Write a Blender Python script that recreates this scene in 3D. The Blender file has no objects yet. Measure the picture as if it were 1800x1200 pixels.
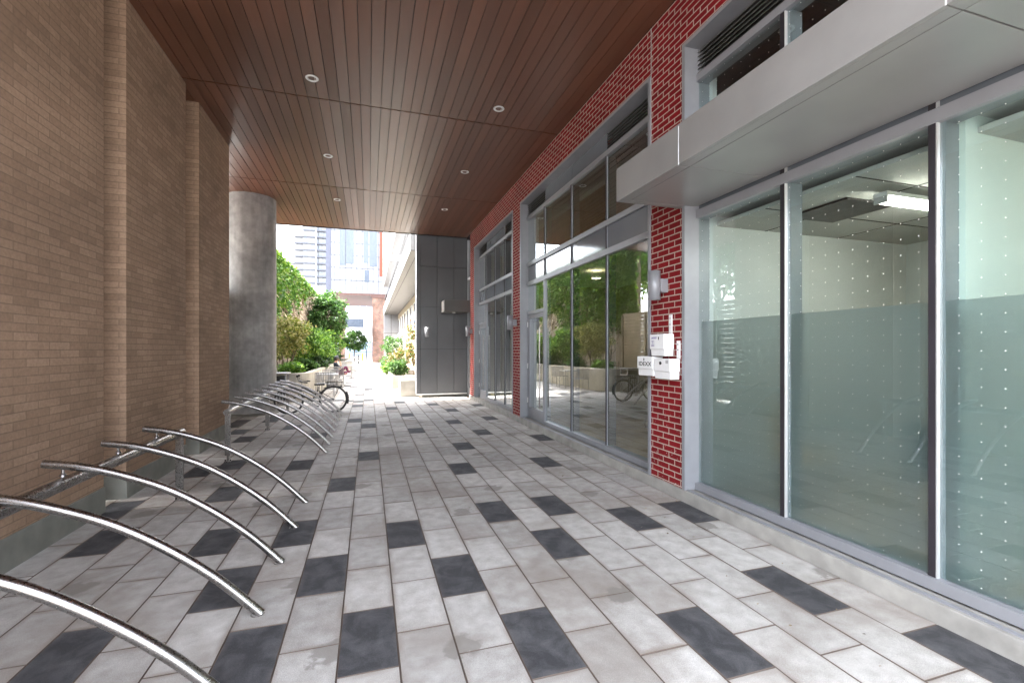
import bpy, bmesh, math, random
import numpy as np
from mathutils import Vector, Matrix
R = math.radians
rnd = random.Random(7)
S = bpy.context.scene
COL = S.collection

# ------------------------------------------------------------------ camera
cd = bpy.data.cameras.new('camera'); cam = bpy.data.objects.new('camera', cd); COL.objects.link(cam)
cam.location = (0, 0, 1.6); cam.rotation_euler = (R(90), 0, R(-17.36))
cd.sensor_width = 36; cd.lens = 16.12; cd.shift_y = 15/1800; cd.clip_start = .05; cd.clip_end = 1500
S.camera = cam
# ------------------------------------------------------------------ world + sun
SUNV = Vector((-.56, .10, .82)).normalized()
EL = math.asin(SUNV.z); AZ = math.atan2(SUNV.x, SUNV.y)
w = bpy.data.worlds.new('World'); S.world = w; w.use_nodes = True
nt = w.node_tree; nt.nodes.clear()
sky = nt.nodes.new('ShaderNodeTexSky'); sky.sky_type = 'NISHITA'; sky.sun_disc = False
sky.sun_elevation = EL; sky.sun_rotation = AZ; sky.air_density = 1.0; sky.dust_density = 3.0; sky.ozone_density = 1.0
bg = nt.nodes.new('ShaderNodeBackground'); bg.inputs['Strength'].default_value = .15
ow = nt.nodes.new('ShaderNodeOutputWorld')
hs = nt.nodes.new('ShaderNodeHueSaturation'); hs.inputs['Saturation'].default_value = .36
nt.links.new(sky.outputs[0], hs.inputs['Color']); nt.links.new(hs.outputs[0], bg.inputs[0]); nt.links.new(bg.outputs[0], ow.inputs[0])
sl = bpy.data.lights.new('sun', 'SUN'); sl.energy = 2.0; sl.angle = R(.5); sl.color = (1, .95, .88)
so = bpy.data.objects.new('sun', sl); COL.objects.link(so); so.rotation_euler = SUNV.to_track_quat('Z', 'Y').to_euler()
vs = S.view_settings; vs.view_transform = 'Standard'; vs.look = 'None'; vs.gamma = 1; vs.exposure = 4.15

# ------------------------------------------------------------------ materials
def mat(name):
    m = bpy.data.materials.new(name); m.use_nodes = True; n = m.node_tree; n.nodes.clear()
    o = n.nodes.new('ShaderNodeOutputMaterial'); return m, n, o
def N(n, t, **k):
    x = n.nodes.new('ShaderNode'+t)
    for a, b in k.items():
        if a.startswith('i_'):
            x.inputs[a[2:].replace('_', ' ')].default_value = b
        else: setattr(x, a, b)
    return x
def rgb(c): return (c[0], c[1], c[2], 1)
def math_(n, op, a, b=None, clamp=False):
    x = n.nodes.new('ShaderNodeMath'); x.operation = op; x.use_clamp = clamp
    for i, v in enumerate((a, b)):
        if v is None: continue
        if isinstance(v, (int, float)): x.inputs[i].default_value = v
        else: n.links.new(v, x.inputs[i])
    return x.outputs[0]
def mixc(n, f, a, b, mode='MIX'):
    x = n.nodes.new('ShaderNodeMix'); x.data_type = 'RGBA'; x.blend_type = mode
    for i, v in ((0, f), (6, a), (7, b)):
        if isinstance(v, (int, float)): x.inputs[i].default_value = v
        elif isinstance(v, tuple): x.inputs[i].default_value = rgb(v)
        else: n.links.new(v, x.inputs[i])
    return x.outputs[2]
def ramp(n, f, a, b, c0=(0, 0, 0), c1=(1, 1, 1)):
    x = n.nodes.new('ShaderNodeValToRGB'); x.color_ramp.elements[0].position = a; x.color_ramp.elements[1].position = b
    x.color_ramp.elements[0].color = rgb(c0); x.color_ramp.elements[1].color = rgb(c1); n.links.new(f, x.inputs[0]); return x.outputs[0]
def bsdf(n, o, col, rough=.5, metal=0, spec=.5, normal=None):
    p = n.nodes.new('ShaderNodeBsdfPrincipled')
    for k, v in (('Base Color', col), ('Roughness', rough), ('Metallic', metal), ('Specular IOR Level', spec)):
        if isinstance(v, tuple): p.inputs[k].default_value = rgb(v)
        elif isinstance(v, (int, float)): p.inputs[k].default_value = v
        else: n.links.new(v, p.inputs[k])
    if normal is not None: n.links.new(normal, p.inputs['Normal'])
    n.links.new(p.outputs[0], o.inputs[0]); return p
def noise(n, scale, detail=4, vec=None, rough=.55, dist=0):
    x = n.nodes.new('ShaderNodeTexNoise'); x.inputs['Scale'].default_value = scale; x.inputs['Detail'].default_value = detail
    x.inputs['Roughness'].default_value = rough; x.inputs['Distortion'].default_value = dist
    if vec is None:
        t = n.nodes.new('ShaderNodeTexCoord'); vec = t.outputs['Object']
    n.links.new(vec, x.inputs['Vector']); return x.outputs['Fac']
def bump(n, h, strength=.3, dist=.01):
    b = n.nodes.new('ShaderNodeBump'); b.inputs['Strength'].default_value = strength; b.inputs['Distance'].default_value = dist
    n.links.new(h, b.inputs['Height']); return b.outputs[0]
def plain(name, col, rough=.5, metal=0, var=.12, scale=3, spec=.5, bmp=0, bscale=60):
    m, n, o = mat(name)
    f = noise(n, scale, 5)
    lo = tuple(c*(1-var) for c in col); hi = tuple(min(1, c*(1+var)) for c in col)
    c = mixc(n, ramp(n, f, .3, .7), lo, hi)
    rr = math_(n, 'MULTIPLY_ADD', noise(n, scale*4, 3), .12); rr.node.inputs[2].default_value = max(0, rough-.06)
    nm = bump(n, noise(n, bscale, 4), bmp, .004) if bmp else None
    bsdf(n, o, c, rr, metal, spec, nm); return m
def wallvec(n):
    """metres along the wall / up, for faces looking along X or Y (or top faces)"""
    t = n.nodes.new('ShaderNodeTexCoord'); g = n.nodes.new('ShaderNodeNewGeometry')
    s = n.nodes.new('ShaderNodeSeparateXYZ'); n.links.new(t.outputs['Object'], s.inputs[0])
    s2 = n.nodes.new('ShaderNodeSeparateXYZ'); n.links.new(g.outputs['True Normal'], s2.inputs[0])
    fx = math_(n, 'GREATER_THAN', math_(n, 'ABSOLUTE', s2.outputs[0]), .5)
    fy = math_(n, 'SUBTRACT', 1.0, fx)
    u = math_(n, 'ADD', math_(n, 'MULTIPLY', s.outputs[1], fx), math_(n, 'MULTIPLY', s.outputs[0], fy))
    c = n.nodes.new('ShaderNodeCombineXYZ'); n.links.new(u, c.inputs[0]); n.links.new(s.outputs[2], c.inputs[1])
    return c.outputs[0], t.outputs['Object'], s
def brick(name, c1, c2, mortar, ms=.006, bw=.2, rh=.0667, specks=0, bst=.5, var=.25, shift=(0, 0)):
    m, n, o = mat(name); v, ob, s = wallvec(n)
    mp = n.nodes.new('ShaderNodeMapping'); mp.inputs['Location'].default_value = (shift[0], shift[1], 0); n.links.new(v, mp.inputs[0]); v = mp.outputs[0]
    b = n.nodes.new('ShaderNodeTexBrick'); n.links.new(v, b.inputs['Vector'])
    b.inputs['Scale'].default_value = 1; b.inputs['Brick Width'].default_value = bw; b.inputs['Row Height'].default_value = rh
    b.inputs['Mortar Size'].default_value = ms; b.inputs['Mortar Smooth'].default_value = .15; b.inputs['Bias'].default_value = 0
    b.inputs['Color1'].default_value = rgb(c1); b.inputs['Color2'].default_value = rgb(c2); b.inputs['Mortar'].default_value = rgb(mortar)
    n1 = noise(n, 1.3, 4, ob); n2 = noise(n, 45, 4, ob)
    c = mixc(n, 1.0, b.outputs['Color'], ramp(n, n1, .3, .75, (1-var,)*3, (1+var*.4,)*3), 'MULTIPLY')
    c = mixc(n, .5, c, ramp(n, n2, .3, .7, (.7,)*3, (1.15,)*3), 'MULTIPLY')
    if specks:
        sp = ramp(n, noise(n, 38, 2, ob), .66, .72)
        lowz = math_(n, 'SUBTRACT', 1.15, s.outputs[2]); lowz = math_(n, 'MULTIPLY', lowz, 1.6, True)
        c = mixc(n, math_(n, 'MULTIPLY', sp, math_(n, 'MULTIPLY', lowz, specks)), c, (.6, .52, .48))
    h = math_(n, 'ADD', math_(n, 'MULTIPLY', b.outputs['Fac'], -1), math_(n, 'MULTIPLY', n2, .25))
    bsdf(n, o, c, .88, 0, .15, bump(n, h, bst, .006)); return m
def leafmat(name, a, b, c_, trans=.45):
    m, n, o = mat(name)
    g = n.nodes.new('ShaderNodeNewGeometry')
    r = n.nodes.new('ShaderNodeValToRGB'); e = r.color_ramp.elements
    e[0].position = 0; e[0].color = rgb(a); e[1].position = 1; e[1].color = rgb(c_); q = e.new(.55); q.color = rgb(b)
    n.links.new(g.outputs['Random Per Island'], r.inputs[0])
    p = n.nodes.new('ShaderNodeBsdfPrincipled'); p.inputs['Roughness'].default_value = .5; n.links.new(r.outputs[0], p.inputs['Base Color'])
    p.inputs['Specular IOR Level'].default_value = .3
    t = n.nodes.new('ShaderNodeBsdfTranslucent'); tc = mixc(n, 1.0, r.outputs[0], (1.2, 1.3, .7), 'MULTIPLY'); n.links.new(tc, t.inputs[0])
    x = n.nodes.new('ShaderNodeMixShader'); x.inputs[0].default_value = trans
    n.links.new(p.outputs[0], x.inputs[1]); n.links.new(t.outputs[0], x.inputs[2]); n.links.new(x.outputs[0], o.inputs[0]); return m
def glass(name, tint, boost=1.6, base=.03, dots=False, rough=0.0):
    m, n, o = mat(name)
    fr = N(n, 'Fresnel', i_IOR=1.5); g = n.nodes.new('ShaderNodeNewGeometry')
    f = math_(n, 'ADD', math_(n, 'MULTIPLY', fr.outputs[0], boost), base, True)
    f = math_(n, 'MULTIPLY', f, math_(n, 'SUBTRACT', 1.0, g.outputs['Backfacing']))
    tr = n.nodes.new('ShaderNodeBsdfTransparent'); tr.inputs[0].default_value = rgb(tint)
    gl = n.nodes.new('ShaderNodeBsdfGlossy'); gl.inputs['Roughness'].default_value = rough; gl.inputs[0].default_value = (.93, .97, .99, 1)
    # faint roller-wave in the panes
    wv = bump(n, noise(n, .9, 2), .05, .012); n.links.new(wv, gl.inputs['Normal'])
    x = n.nodes.new('ShaderNodeMixShader'); n.links.new(f, x.inputs[0]); n.links.new(tr.outputs[0], x.inputs[1]); n.links.new(gl.outputs[0], x.inputs[2])
    out = x.outputs[0]
    if dots:
        t = n.nodes.new('ShaderNodeTexCoord'); s = n.nodes.new('ShaderNodeSeparateXYZ'); n.links.new(t.outputs['Object'], s.inputs[0])
        def cellc(v, off):
            a = math_(n, 'FRACT', math_(n, 'ADD', math_(n, 'MULTIPLY', v, 1/.105), off)); a = math_(n, 'SUBTRACT', a, .5); return math_(n, 'MULTIPLY', a, a)
        d = math_(n, 'ADD', cellc(s.outputs[1], .2), cellc(s.outputs[2], 20.3))
        k = math_(n, 'LESS_THAN', d, .032**2); k = math_(n, 'MULTIPLY', k, math_(n, 'SUBTRACT', 1.0, g.outputs['Backfacing']))
        df = n.nodes.new('ShaderNodeBsdfDiffuse'); df.inputs[0].default_value = (.9, .9, .88, 1)
        y = n.nodes.new('ShaderNodeMixShader'); n.links.new(k, y.inputs[0]); n.links.new(out, y.inputs[1]); n.links.new(df.outputs[0], y.inputs[2]); out = y.outputs[0]
    n.links.new(out, o.inputs[0]); return m
def emit(name, col, st):
    m, n, o = mat(name); e = n.nodes.new('ShaderNodeEmission'); e.inputs[0].default_value = rgb(col); e.inputs[1].default_value = st
    n.links.new(e.outputs[0], o.inputs[0]); return m

def paver_mat():
    m, n, o = mat('stone_paver')
    a = n.nodes.new('ShaderNodeAttribute'); a.attribute_name = 'tone'
    t = n.nodes.new('ShaderNodeTexCoord'); ob = t.outputs['Object']
    light = mixc(n, a.outputs['Fac'], (.42, .405, .385), (.58, .565, .54))
    fine = noise(n, 220, 3, ob); mid = noise(n, 9, 5, ob); big = noise(n, 1.1, 5, ob, dist=.4)
    light = mixc(n, .8, light, ramp(n, fine, .3, .7, (.72,)*3, (1.2,)*3), 'MULTIPLY')
    light = mixc(n, 1.0, light, ramp(n, mid, .3, .72, (.74, .72, .70), (1.08,)*3), 'MULTIPLY')
    # soft brown rain stains and a few crisp damp spots
    light = mixc(n, math_(n, 'MULTIPLY', ramp(n, big, .48, .66), .7), light, (.25, .215, .185))
    sx = n.nodes.new('ShaderNodeSeparateXYZ'); n.links.new(ob, sx.inputs[0]); cx_ = n.nodes.new('ShaderNodeCombineXYZ')
    n.links.new(math_(n, 'ADD', sx.outputs[1], 575*5-.37), cx_.inputs[0]) if 0 else n.links.new(math_(n, 'ADD', sx.outputs[1], .575*40-.37), cx_.inputs[0])
    n.links.new(math_(n, 'ADD', sx.outputs[0], .151+.302*40), cx_.inputs[1])
    bt = n.nodes.new('ShaderNodeTexBrick'); n.links.new(cx_.outputs[0], bt.inputs['Vector'])
    for kk, vv in (('Scale', 1), ('Brick Width', .575), ('Row Height', .302), ('Mortar Size', .045), ('Mortar Smooth', 1.0)): bt.inputs[kk].default_value = vv
    ed = math_(n, 'MULTIPLY', bt.outputs['Fac'], ramp(n, noise(n, 4.5, 6, ob), .40, .66)); edge = ed
    light = mixc(n, math_(n, 'MULTIPLY', ed, .75), light, (.22, .175, .14))
    grit = noise(n, 700, 1, ob); light = mixc(n, .9, light, ramp(n, grit, .32, .62, (.70,)*3, (1.12,)*3), 'MULTIPLY')
    sp = n.nodes.new('ShaderNodeTexVoronoi'); sp.voronoi_dimensions = '2D'; sp.inputs['Scale'].default_value = 1.1; sp.inputs['Randomness'].default_value = 1
    mp = mixc(n, .17, ob, noise(n, 11, 4, ob)); n.links.new(mp, sp.inputs['Vector'])
    light = mixc(n, math_(n, 'MULTIPLY', ramp(n, sp.outputs['Distance'], .075, .10, (1, 1, 1), (0, 0, 0)), .72), light, (.20, .185, .165))
    sw = noise(n, 6, 9, ob, .65, dist=.5)
    dark = mixc(n, ramp(n, sw, .42, .75), (.048, .048, .052), (.115, .115, .12)); dark = mixc(n, .8, dark, ramp(n, grit, .35, .65, (.6,)*3, (1.35,)*3), 'MULTIPLY'); dark = mixc(n, math_(n, 'MULTIPLY', edge, .5), dark, (.15, .14, .135))
    dark = mixc(n, .7, dark, ramp(n, fine, .3, .7, (.75,)*3, (1.2,)*3), 'MULTIPLY')
    isd = math_(n, 'LESS_THAN', a.outputs['Fac'], -.5)
    c = mixc(n, isd, light, dark); c = mixc(n, math_(n, 'LESS_THAN', a.outputs['Fac'], -2), c, (.12, .092, .075))
    rr = math_(n, 'ADD', .78, math_(n, 'MULTIPLY', isd, .04))
    rr = math_(n, 'ADD', rr, math_(n, 'MULTIPLY', big, -.12))
    bsdf(n, o, c, rr, 0, .3, bump(n, math_(n, 'ADD', fine, mid), .35, .0025)); return m

M = dict(
 paver=paver_mat(),
 bed=plain('joint_sand', (.10, .075, .06), .95, var=.4, scale=5),
 tan=brick('tan_brick', (.37, .25, .172), (.285, .188, .128), (.235, .16, .112), .0045, .27, .0667, bst=.45, var=.22),
 red=brick('red_brick', (.24, .012, .016), (.18, .011, .014), (.50, .40, .34), .0065, .203, .0667, specks=.9, var=.2, bst=.5),
 oldbrick=brick('weathered_brick', (.24, .11, .07), (.13, .08, .065), (.27, .22, .19), .012, .25, .09, var=.5),
 base=plain('base_concrete', (.18, .178, .155), .85, var=.25, scale=4, bmp=.3),
 conc=plain('concrete', (.36, .34, .30), .85, var=.2, scale=2.5, bmp=.3),
 curb=plain('curb_concrete', (.285, .275, .255), .85, var=.22, scale=5, bmp=.3),
 alu=plain('grey_aluminium', (.26, .265, .285), .42, .2, var=.06, scale=6),
 canopy=plain('canopy_panel', (.31, .307, .30), .36, .4, var=.09, scale=2),
 gasket=plain('black_gasket', (.018, .015, .02), .6, var=.2),
 bright=plain('bright_trim', (.7, .7, .7), .35, .6, var=.03),
 char=plain('charcoal_panel', (.085, .087, .093), .42, .1, var=.07, scale=2),
 seam=plain('dark_seam', (.012, .012, .014), .8),
 steel=None,
 spandrel=plain('spandrel_glass', (.13, .145, .165), .08, 0, var=.05, spec=.8),
 louvre=plain('louvre_metal', (.10, .095, .09), .5, .3, var=.08),
 white=plain('white_paint', (.72, .72, .72), .5, var=.03),
 wpanel=plain('white_panel', (.55, .555, .56), .4, var=.04, scale=1),
 plastic=plain('white_plastic', (.80, .80, .80), .38, var=.03, scale=9),
 black=plain('black_rubber', (.015, .015, .016), .6, var=.2),
 dkmetal=plain('dark_metal', (.03, .03, .032), .4, .5),
 galv=plain('galvanised_slats', (.30, .30, .31), .45, .5),
 room=plain('room_wall', (.60, .61, .60), .8, var=.03),
 roomtan=plain('tan_room_wall', (.30, .24, .165), .8, var=.06),
 roomgreen=plain('pale_green_partition', (.60, .65, .60), .6, var=.03),
 floorwood=plain('wood_floor', (.48, .34, .17), .4, var=.2, scale=1.5),
 ceilw=plain('ceiling_board', (.44, .44, .42), .8, var=.04),
 yellow=plain('yellow_plastic', (.55, .30, .03), .5),
 teal=plain('dark_teal_cloth', (.03, .06, .065), .8),
 brown=plain('brown_wood', (.11, .06, .03), .5, var=.3, scale=6),
 soil=plain('planting_soil', (.045, .032, .022), .95, var=.4, scale=10),
 bark=plain('tree_bark', (.10, .075, .055), .9, var=.35, scale=12, bmp=.5, bscale=30),
 fencew=plain('fence_boards', (.25, .20, .14), .75, var=.2, scale=2.5),
 skin=plain('skin', (.45, .25, .17), .55, var=.05), navy=plain('navy_cloth', (.015, .022, .035), .9), pink=plain('plum_cloth', (.13, .028, .07), .9),
 cap=plain('grey_cap_cloth', (.08, .08, .09), .9), hair=plain('dark_hair', (.02, .015, .01), .7),
 blueglass=plain('bluish_window', (.25, .33, .42), .08, 0, spec=.9, var=.2, scale=.3),
 dkglass=plain('dark_window', (.05, .06, .075), .06, 0, spec=.9, var=.2, scale=.4),
 slab=plain('slab_edge', (.06, .065, .08), .7, var=.1), soffitbr=plain('brown_soffit', (.085, .04, .032), .6, var=.1),
 orange=plain('orange_panel', (.22, .03, .01), .5), ylw=plain('yellow_paint', (.65, .45, .02), .5),
 ink=plain('black_ink', (.01, .01, .012), .6), purple=plain('purple_ink', (.12, .07, .30), .6), label=plain('grey_label', (.45, .45, .45), .5),
 tube=emit('lit_tube', (1, .93, .8), 3.2), lamp=emit('lit_downlight', (1, .8, .5), 2.5),
 lens=plain('downlight_lens', (.55, .53, .5), .3, var=.03),
 glass=glass('clear_green_glass', (.88, .93, .90), 2.6, .10),
 glassdot=glass('dotted_green_glass', (.88, .94, .935), 1.4, .055, dots=True),
 glassdark=glass('dark_tinted_glass', (.30, .34, .34), 2.0, .05),
 ivy=leafmat('ivy_leaf', (.03, .075, .014), (.065, .15, .022), (.19, .27, .05), .3),
 yleaf=leafmat('yellow_green_leaf', (.09, .12, .03), (.22, .22, .06), (.38, .33, .18), .35),
 lleaf=leafmat('lime_leaf', (.04, .10, .018), (.10, .21, .03), (.23, .34, .07), .35),
 gleaf=leafmat('green_leaf', (.022, .06, .015), (.045, .11, .025), (.12, .20, .07), .35),
 dleaf=leafmat('dark_leaf', (.012, .035, .01), (.03, .07, .02), (.06, .12, .03), .25),
 rleaf=leafmat('red_tinged_leaf', (.05, .10, .03), (.14, .17, .06), (.34, .10, .06), .35),
 vine=leafmat('dry_vine', (.12, .09, .06), (.22, .17, .12), (.33, .27, .2), .1),
)
def steel_mat():
    m, n, o = mat('brushed_steel')
    f = noise(n, 4, 5); g = noise(n, 90, 3)
    c = mixc(n, ramp(n, f, .3, .7), (.25, .238, .23), (.37, .355, .345)); c = mixc(n, ramp(n, noise(n, 1.8, 4), .55, .75), c, (.17, .145, .13))
    bsdf(n, o, c, math_(n, 'ADD', math_(n, 'MULTIPLY', g, .10), .23), 1.0, .5, bump(n, g, .03, .0005)); return m
M['steel'] = steel_mat()
def column_mat():
    m, n, o = mat('cast_concrete'); t = n.nodes.new('ShaderNodeTexCoord'); ob = t.outputs['Object']
    a = noise(n, 1.1, 6, ob, dist=.6); b = noise(n, 6, 6, ob); mp = n.nodes.new('ShaderNodeMapping'); mp.inputs['Scale'].default_value = (9, 9, .7); n.links.new(ob, mp.inputs[0])
    st = noise(n, 1, 5, mp.outputs[0])
    c = mixc(n, ramp(n, a, .33, .68), (.24, .235, .23), (.44, .43, .42)); c = mixc(n, .8, c, ramp(n, b, .3, .72, (.72,)*3, (1.15,)*3), 'MULTIPLY')
    c = mixc(n, .6, c, ramp(n, st, .35, .7, (.75,)*3, (1.1,)*3), 'MULTIPLY')
    bsdf(n, o, c, .7, 0, .35, bump(n, b, .3, .01)); return m
M['column'] = column_mat()
def plank_mat():
    m, n, o = mat('brown_metal_plank'); g = n.nodes.new('ShaderNodeNewGeometry')
    t = n.nodes.new('ShaderNodeTexCoord'); mp = n.nodes.new('ShaderNodeMapping'); mp.inputs['Scale'].default_value = (14, .8, 1); n.links.new(t.outputs['Object'], mp.inputs[0])
    gr = noise(n, 1, 4, mp.outputs[0])
    c = mixc(n, g.outputs['Random Per Island'], (.094, .038, .021), (.138, .056, .032)); c = mixc(n, .6, c, ramp(n, gr, .3, .7, (.82,)*3, (1.12,)*3), 'MULTIPLY')
    bsdf(n, o, c, math_(n, 'ADD', math_(n, 'MULTIPLY', gr, .1), .33), 0, .5); return m
M['plank'] = plank_mat()
def vinewall_mat():
    m, n, o = mat('dry_vine_wall'); t = n.nodes.new('ShaderNodeTexCoord'); mp = n.nodes.new('ShaderNodeMapping'); mp.inputs['Scale'].default_value = (4, 2.2, .45); n.links.new(t.outputs['Object'], mp.inputs[0])
    f = noise(n, 2.5, 8, mp.outputs[0], .7, .8); c = ramp(n, f, .35, .66, (.16, .115, .085), (.46, .39, .32)); bsdf(n, o, c, .95, 0, .2, bump(n, f, .8, .05)); return m
M['vinewall'] = vinewall_mat()
def film_mat():
    m, n, o = mat('frosted_film')
    rf = n.nodes.new('ShaderNodeBsdfRefraction'); rf.inputs['IOR'].default_value = 1.12; rf.inputs['Roughness'].default_value = .55; rf.inputs[0].default_value = (.80, .82, .82, 1)
    df = n.nodes.new('ShaderNodeBsdfDiffuse'); df.inputs[0].default_value = (.36, .40, .41, 1)
    tl = n.nodes.new('ShaderNodeBsdfTranslucent'); tl.inputs[0].default_value = (.48, .54, .52, 1)
    a = n.nodes.new('ShaderNodeMixShader'); a.inputs[0].default_value = .35; n.links.new(df.outputs[0], a.inputs[1]); n.links.new(tl.outputs[0], a.inputs[2])
    b = n.nodes.new('ShaderNodeMixShader'); b.inputs[0].default_value = .74; n.links.new(a.outputs[0], b.inputs[1]); n.links.new(rf.outputs[0], b.inputs[2])
    n.links.new(b.outputs[0], o.inputs[0]); return m
M['film'] = film_mat()

# ------------------------------------------------------------------ mesh helpers
class MB:
    def __init__(s): s.v = []; s.f = []; s.m = []; s.sm = []; s.mats = []
    def mi(s, m):
        if m not in s.mats: s.mats.append(m)
        return s.mats.index(m)
    def add(s, vs, fs, m, smooth=False):
        b = len(s.v); s.v += [tuple(v) for v in vs]; k = s.mi(m)
        for f in fs: s.f.append([i+b for i in f]); s.m.append(k); s.sm.append(smooth)
    def box(s, x0, x1, y0, y1, z0, z1, m):
        x0, x1 = min(x0, x1), max(x0, x1); y0, y1 = min(y0, y1), max(y0, y1); z0, z1 = min(z0, z1), max(z0, z1)
        s.add([(x0, y0, z0), (x1, y0, z0), (x1, y1, z0), (x0, y1, z0), (x0, y0, z1), (x1, y0, z1), (x1, y1, z1), (x0, y1, z1)],
              [(0, 3, 2, 1), (4, 5, 6, 7), (0, 1, 5, 4), (1, 2, 6, 5), (2, 3, 7, 6), (3, 0, 4, 7)], m)
    def bar(s, a, b, w_, h_, m):
        a, b = Vector(a), Vector(b); d = (b-a).normalized(); up = Vector((0, 0, 1)) if abs(d.z) < .9 else Vector((0, 1, 0))
        r = d.cross(up).normalized()*w_/2; u = r.cross(d).normalized()*h_/2; vs = []
        for p in (a, b): vs += [p-r-u, p+r-u, p+r+u, p-r+u]
        s.add(vs, [(0, 3, 2, 1), (4, 5, 6, 7), (0, 1, 5, 4), (1, 2, 6, 5), (2, 3, 7, 6), (3, 0, 4, 7)], m)
    def tube(s, pts, r, m, seg=12, closed=False, cap=True):
        pts = [Vector(p) for p in pts]; n = len(pts); vs = []; fs = []
        rr = r if isinstance(r, (list, tuple)) else [r]*n
        prev = None
        for i, p in enumerate(pts):
            if closed: d = pts[(i+1) % n]-pts[i-1]
            else: d = pts[min(i+1, n-1)]-pts[max(i-1, 0)]
            d.normalize()
            if prev is None:
                up = Vector((0, 0, 1)) if abs(d.z) < .9 else Vector((0, 1, 0)); a = d.cross(up).normalized()
            else: a = (prev-d*prev.dot(d)).normalized()
            prev = a; b = d.cross(a)
            for k in range(seg):
                t = 2*math.pi*k/seg; vs.append(p+(a*math.cos(t)+b*math.sin(t))*rr[i])
        for i in range(n if closed else n-1):
            j = (i+1) % n
            for k in range(seg):
                l = (k+1) % seg; fs.append((i*seg+k, i*seg+l, j*seg+l, j*seg+k))
        s.add(vs, fs, m, True)
        if cap and not closed:
            s.add(vs[:seg], [tuple(range(seg-1, -1, -1))], m); s.add(vs[-seg:], [tuple(range(seg))], m)
    def lathe(s, prof, c, m, seg=32, smooth=True):
        vs = []; fs = []
        for r, z in prof:
            for k in range(seg):
                t = 2*math.pi*k/seg; vs.append((c[0]+r*math.cos(t), c[1]+r*math.sin(t), c[2]+z))
        for i in range(len(prof)-1):
            for k in range(seg):
                l = (k+1) % seg; fs.append((i*seg+k, i*seg+l, (i+1)*seg+l, (i+1)*seg+k))
        s.add(vs, fs, m, smooth)
    def prism(s, poly, z0, z1, m):
        n = len(poly); vs = [(x, y, z0) for x, y in poly]+[(x, y, z1) for x, y in poly]
        s.add(vs, [tuple(range(n-1, -1, -1)), tuple(range(n, 2*n))]+[(i, (i+1) % n, n+(i+1) % n, n+i) for i in range(n)], m)
    def build(s, name, parent=None, bevel=0, loc=None, seg=2):
        me = bpy.data.meshes.new(name); me.from_pydata(s.v, [], s.f)
        for m in s.mats: me.materials.append(m)
        me.polygons.foreach_set('material_index', s.m); me.polygons.foreach_set('use_smooth', s.sm); me.update()
        o = bpy.data.objects.new(name, me); COL.objects.link(o)
        if parent is not None: o.parent = parent
        if loc: o.location = loc
        if bevel:
            b = o.modifiers.new('bevel', 'BEVEL'); b.width = bevel; b.segments = seg; b.limit_method = 'ANGLE'; b.angle_limit = R(50)
        return o
def tag(o, label=None, cat=None, group=None, kind=None):
    if label: o['label'] = label
    if cat: o['category'] = cat
    if group: o['group'] = group
    if kind: o['kind'] = kind
    return o
def empty(name, loc, label, cat, group=None, rz=0):
    o = bpy.data.objects.new(name, None); COL.objects.link(o); o.location = loc; o.rotation_euler.z = rz; o.empty_display_size = .2
    return tag(o, label, cat, group)
def local(o_parts, root):
    """parts were modelled in world coordinates: keep them there under an Empty that stands at the thing's base"""
    for p in o_parts: p.matrix_parent_inverse = Matrix.Translation(root.location).inverted()
def wpart(mb, name, root, bevel=0):
    o = mb.build(name, root, bevel)
    if root.type == 'EMPTY' and root.location.length > 0: o.matrix_parent_inverse = Matrix.Translation(root.location).inverted()
    return o
def box1(name, root, d, m, bevel=0):
    b = MB(); b.box(*d, m); return wpart(b, name, root, bevel)
def copy_tree(o, parent=None):
    c = o.copy(); COL.objects.link(c)
    if parent is not None: c.parent = parent
    for ch in list(o.children): copy_tree(ch, c)
    return c

# ------------------------------------------------------------------ ground
g = MB(); g.add([(-300, -120, -.03), (300, -120, -.03), (300, 500, -.03), (-300, 500, -.03)], [(0, 1, 2, 3)], plain('far_ground', (.30, .29, .28), .9, var=.1, scale=.5))
tag(g.build('ground'), 'pale concrete ground around the passage', 'ground', kind='structure')
g = MB(); g.add([(-5.5, -6, -.007), (3.3, -6, -.007), (3.3, 64, -.007), (-5.5, 64, -.007)], [(0, 1, 2, 3)], M['bed'])
tag(g.build('paving_bed'), 'sandy joints under the pavers', 'ground', kind='structure')
W_, L_ = .302, .575
near = {(-9,18),(-9,19),(-8,9),(-8,17),(-7,7),(-7,11),(-7,15),(-7,19),(-7,20),(-6,12),(-5,4),(-5,9),(-5,17),(-4,7),(-3,5),(-3,11),(-3,15),(-2,4),(-2,7),(-1,5),(-1,9),(-1,18),(-1,23),(-1,25),(0,4),(0,12),(0,17),(1,6),(2,5),(2,22),(3,3),(3,15),(3,19),(3,24),(4,7),(4,10),(5,5),(5,12),(6,3),(6,7),(6,17),(6,23),(7,14),(7,20),(8,6),(8,10),(9,3),(9,17),(10,2),(10,6),(10,13),(10,22)}
rp = random.Random(11)
pv = []; pf = []; tone = []
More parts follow.
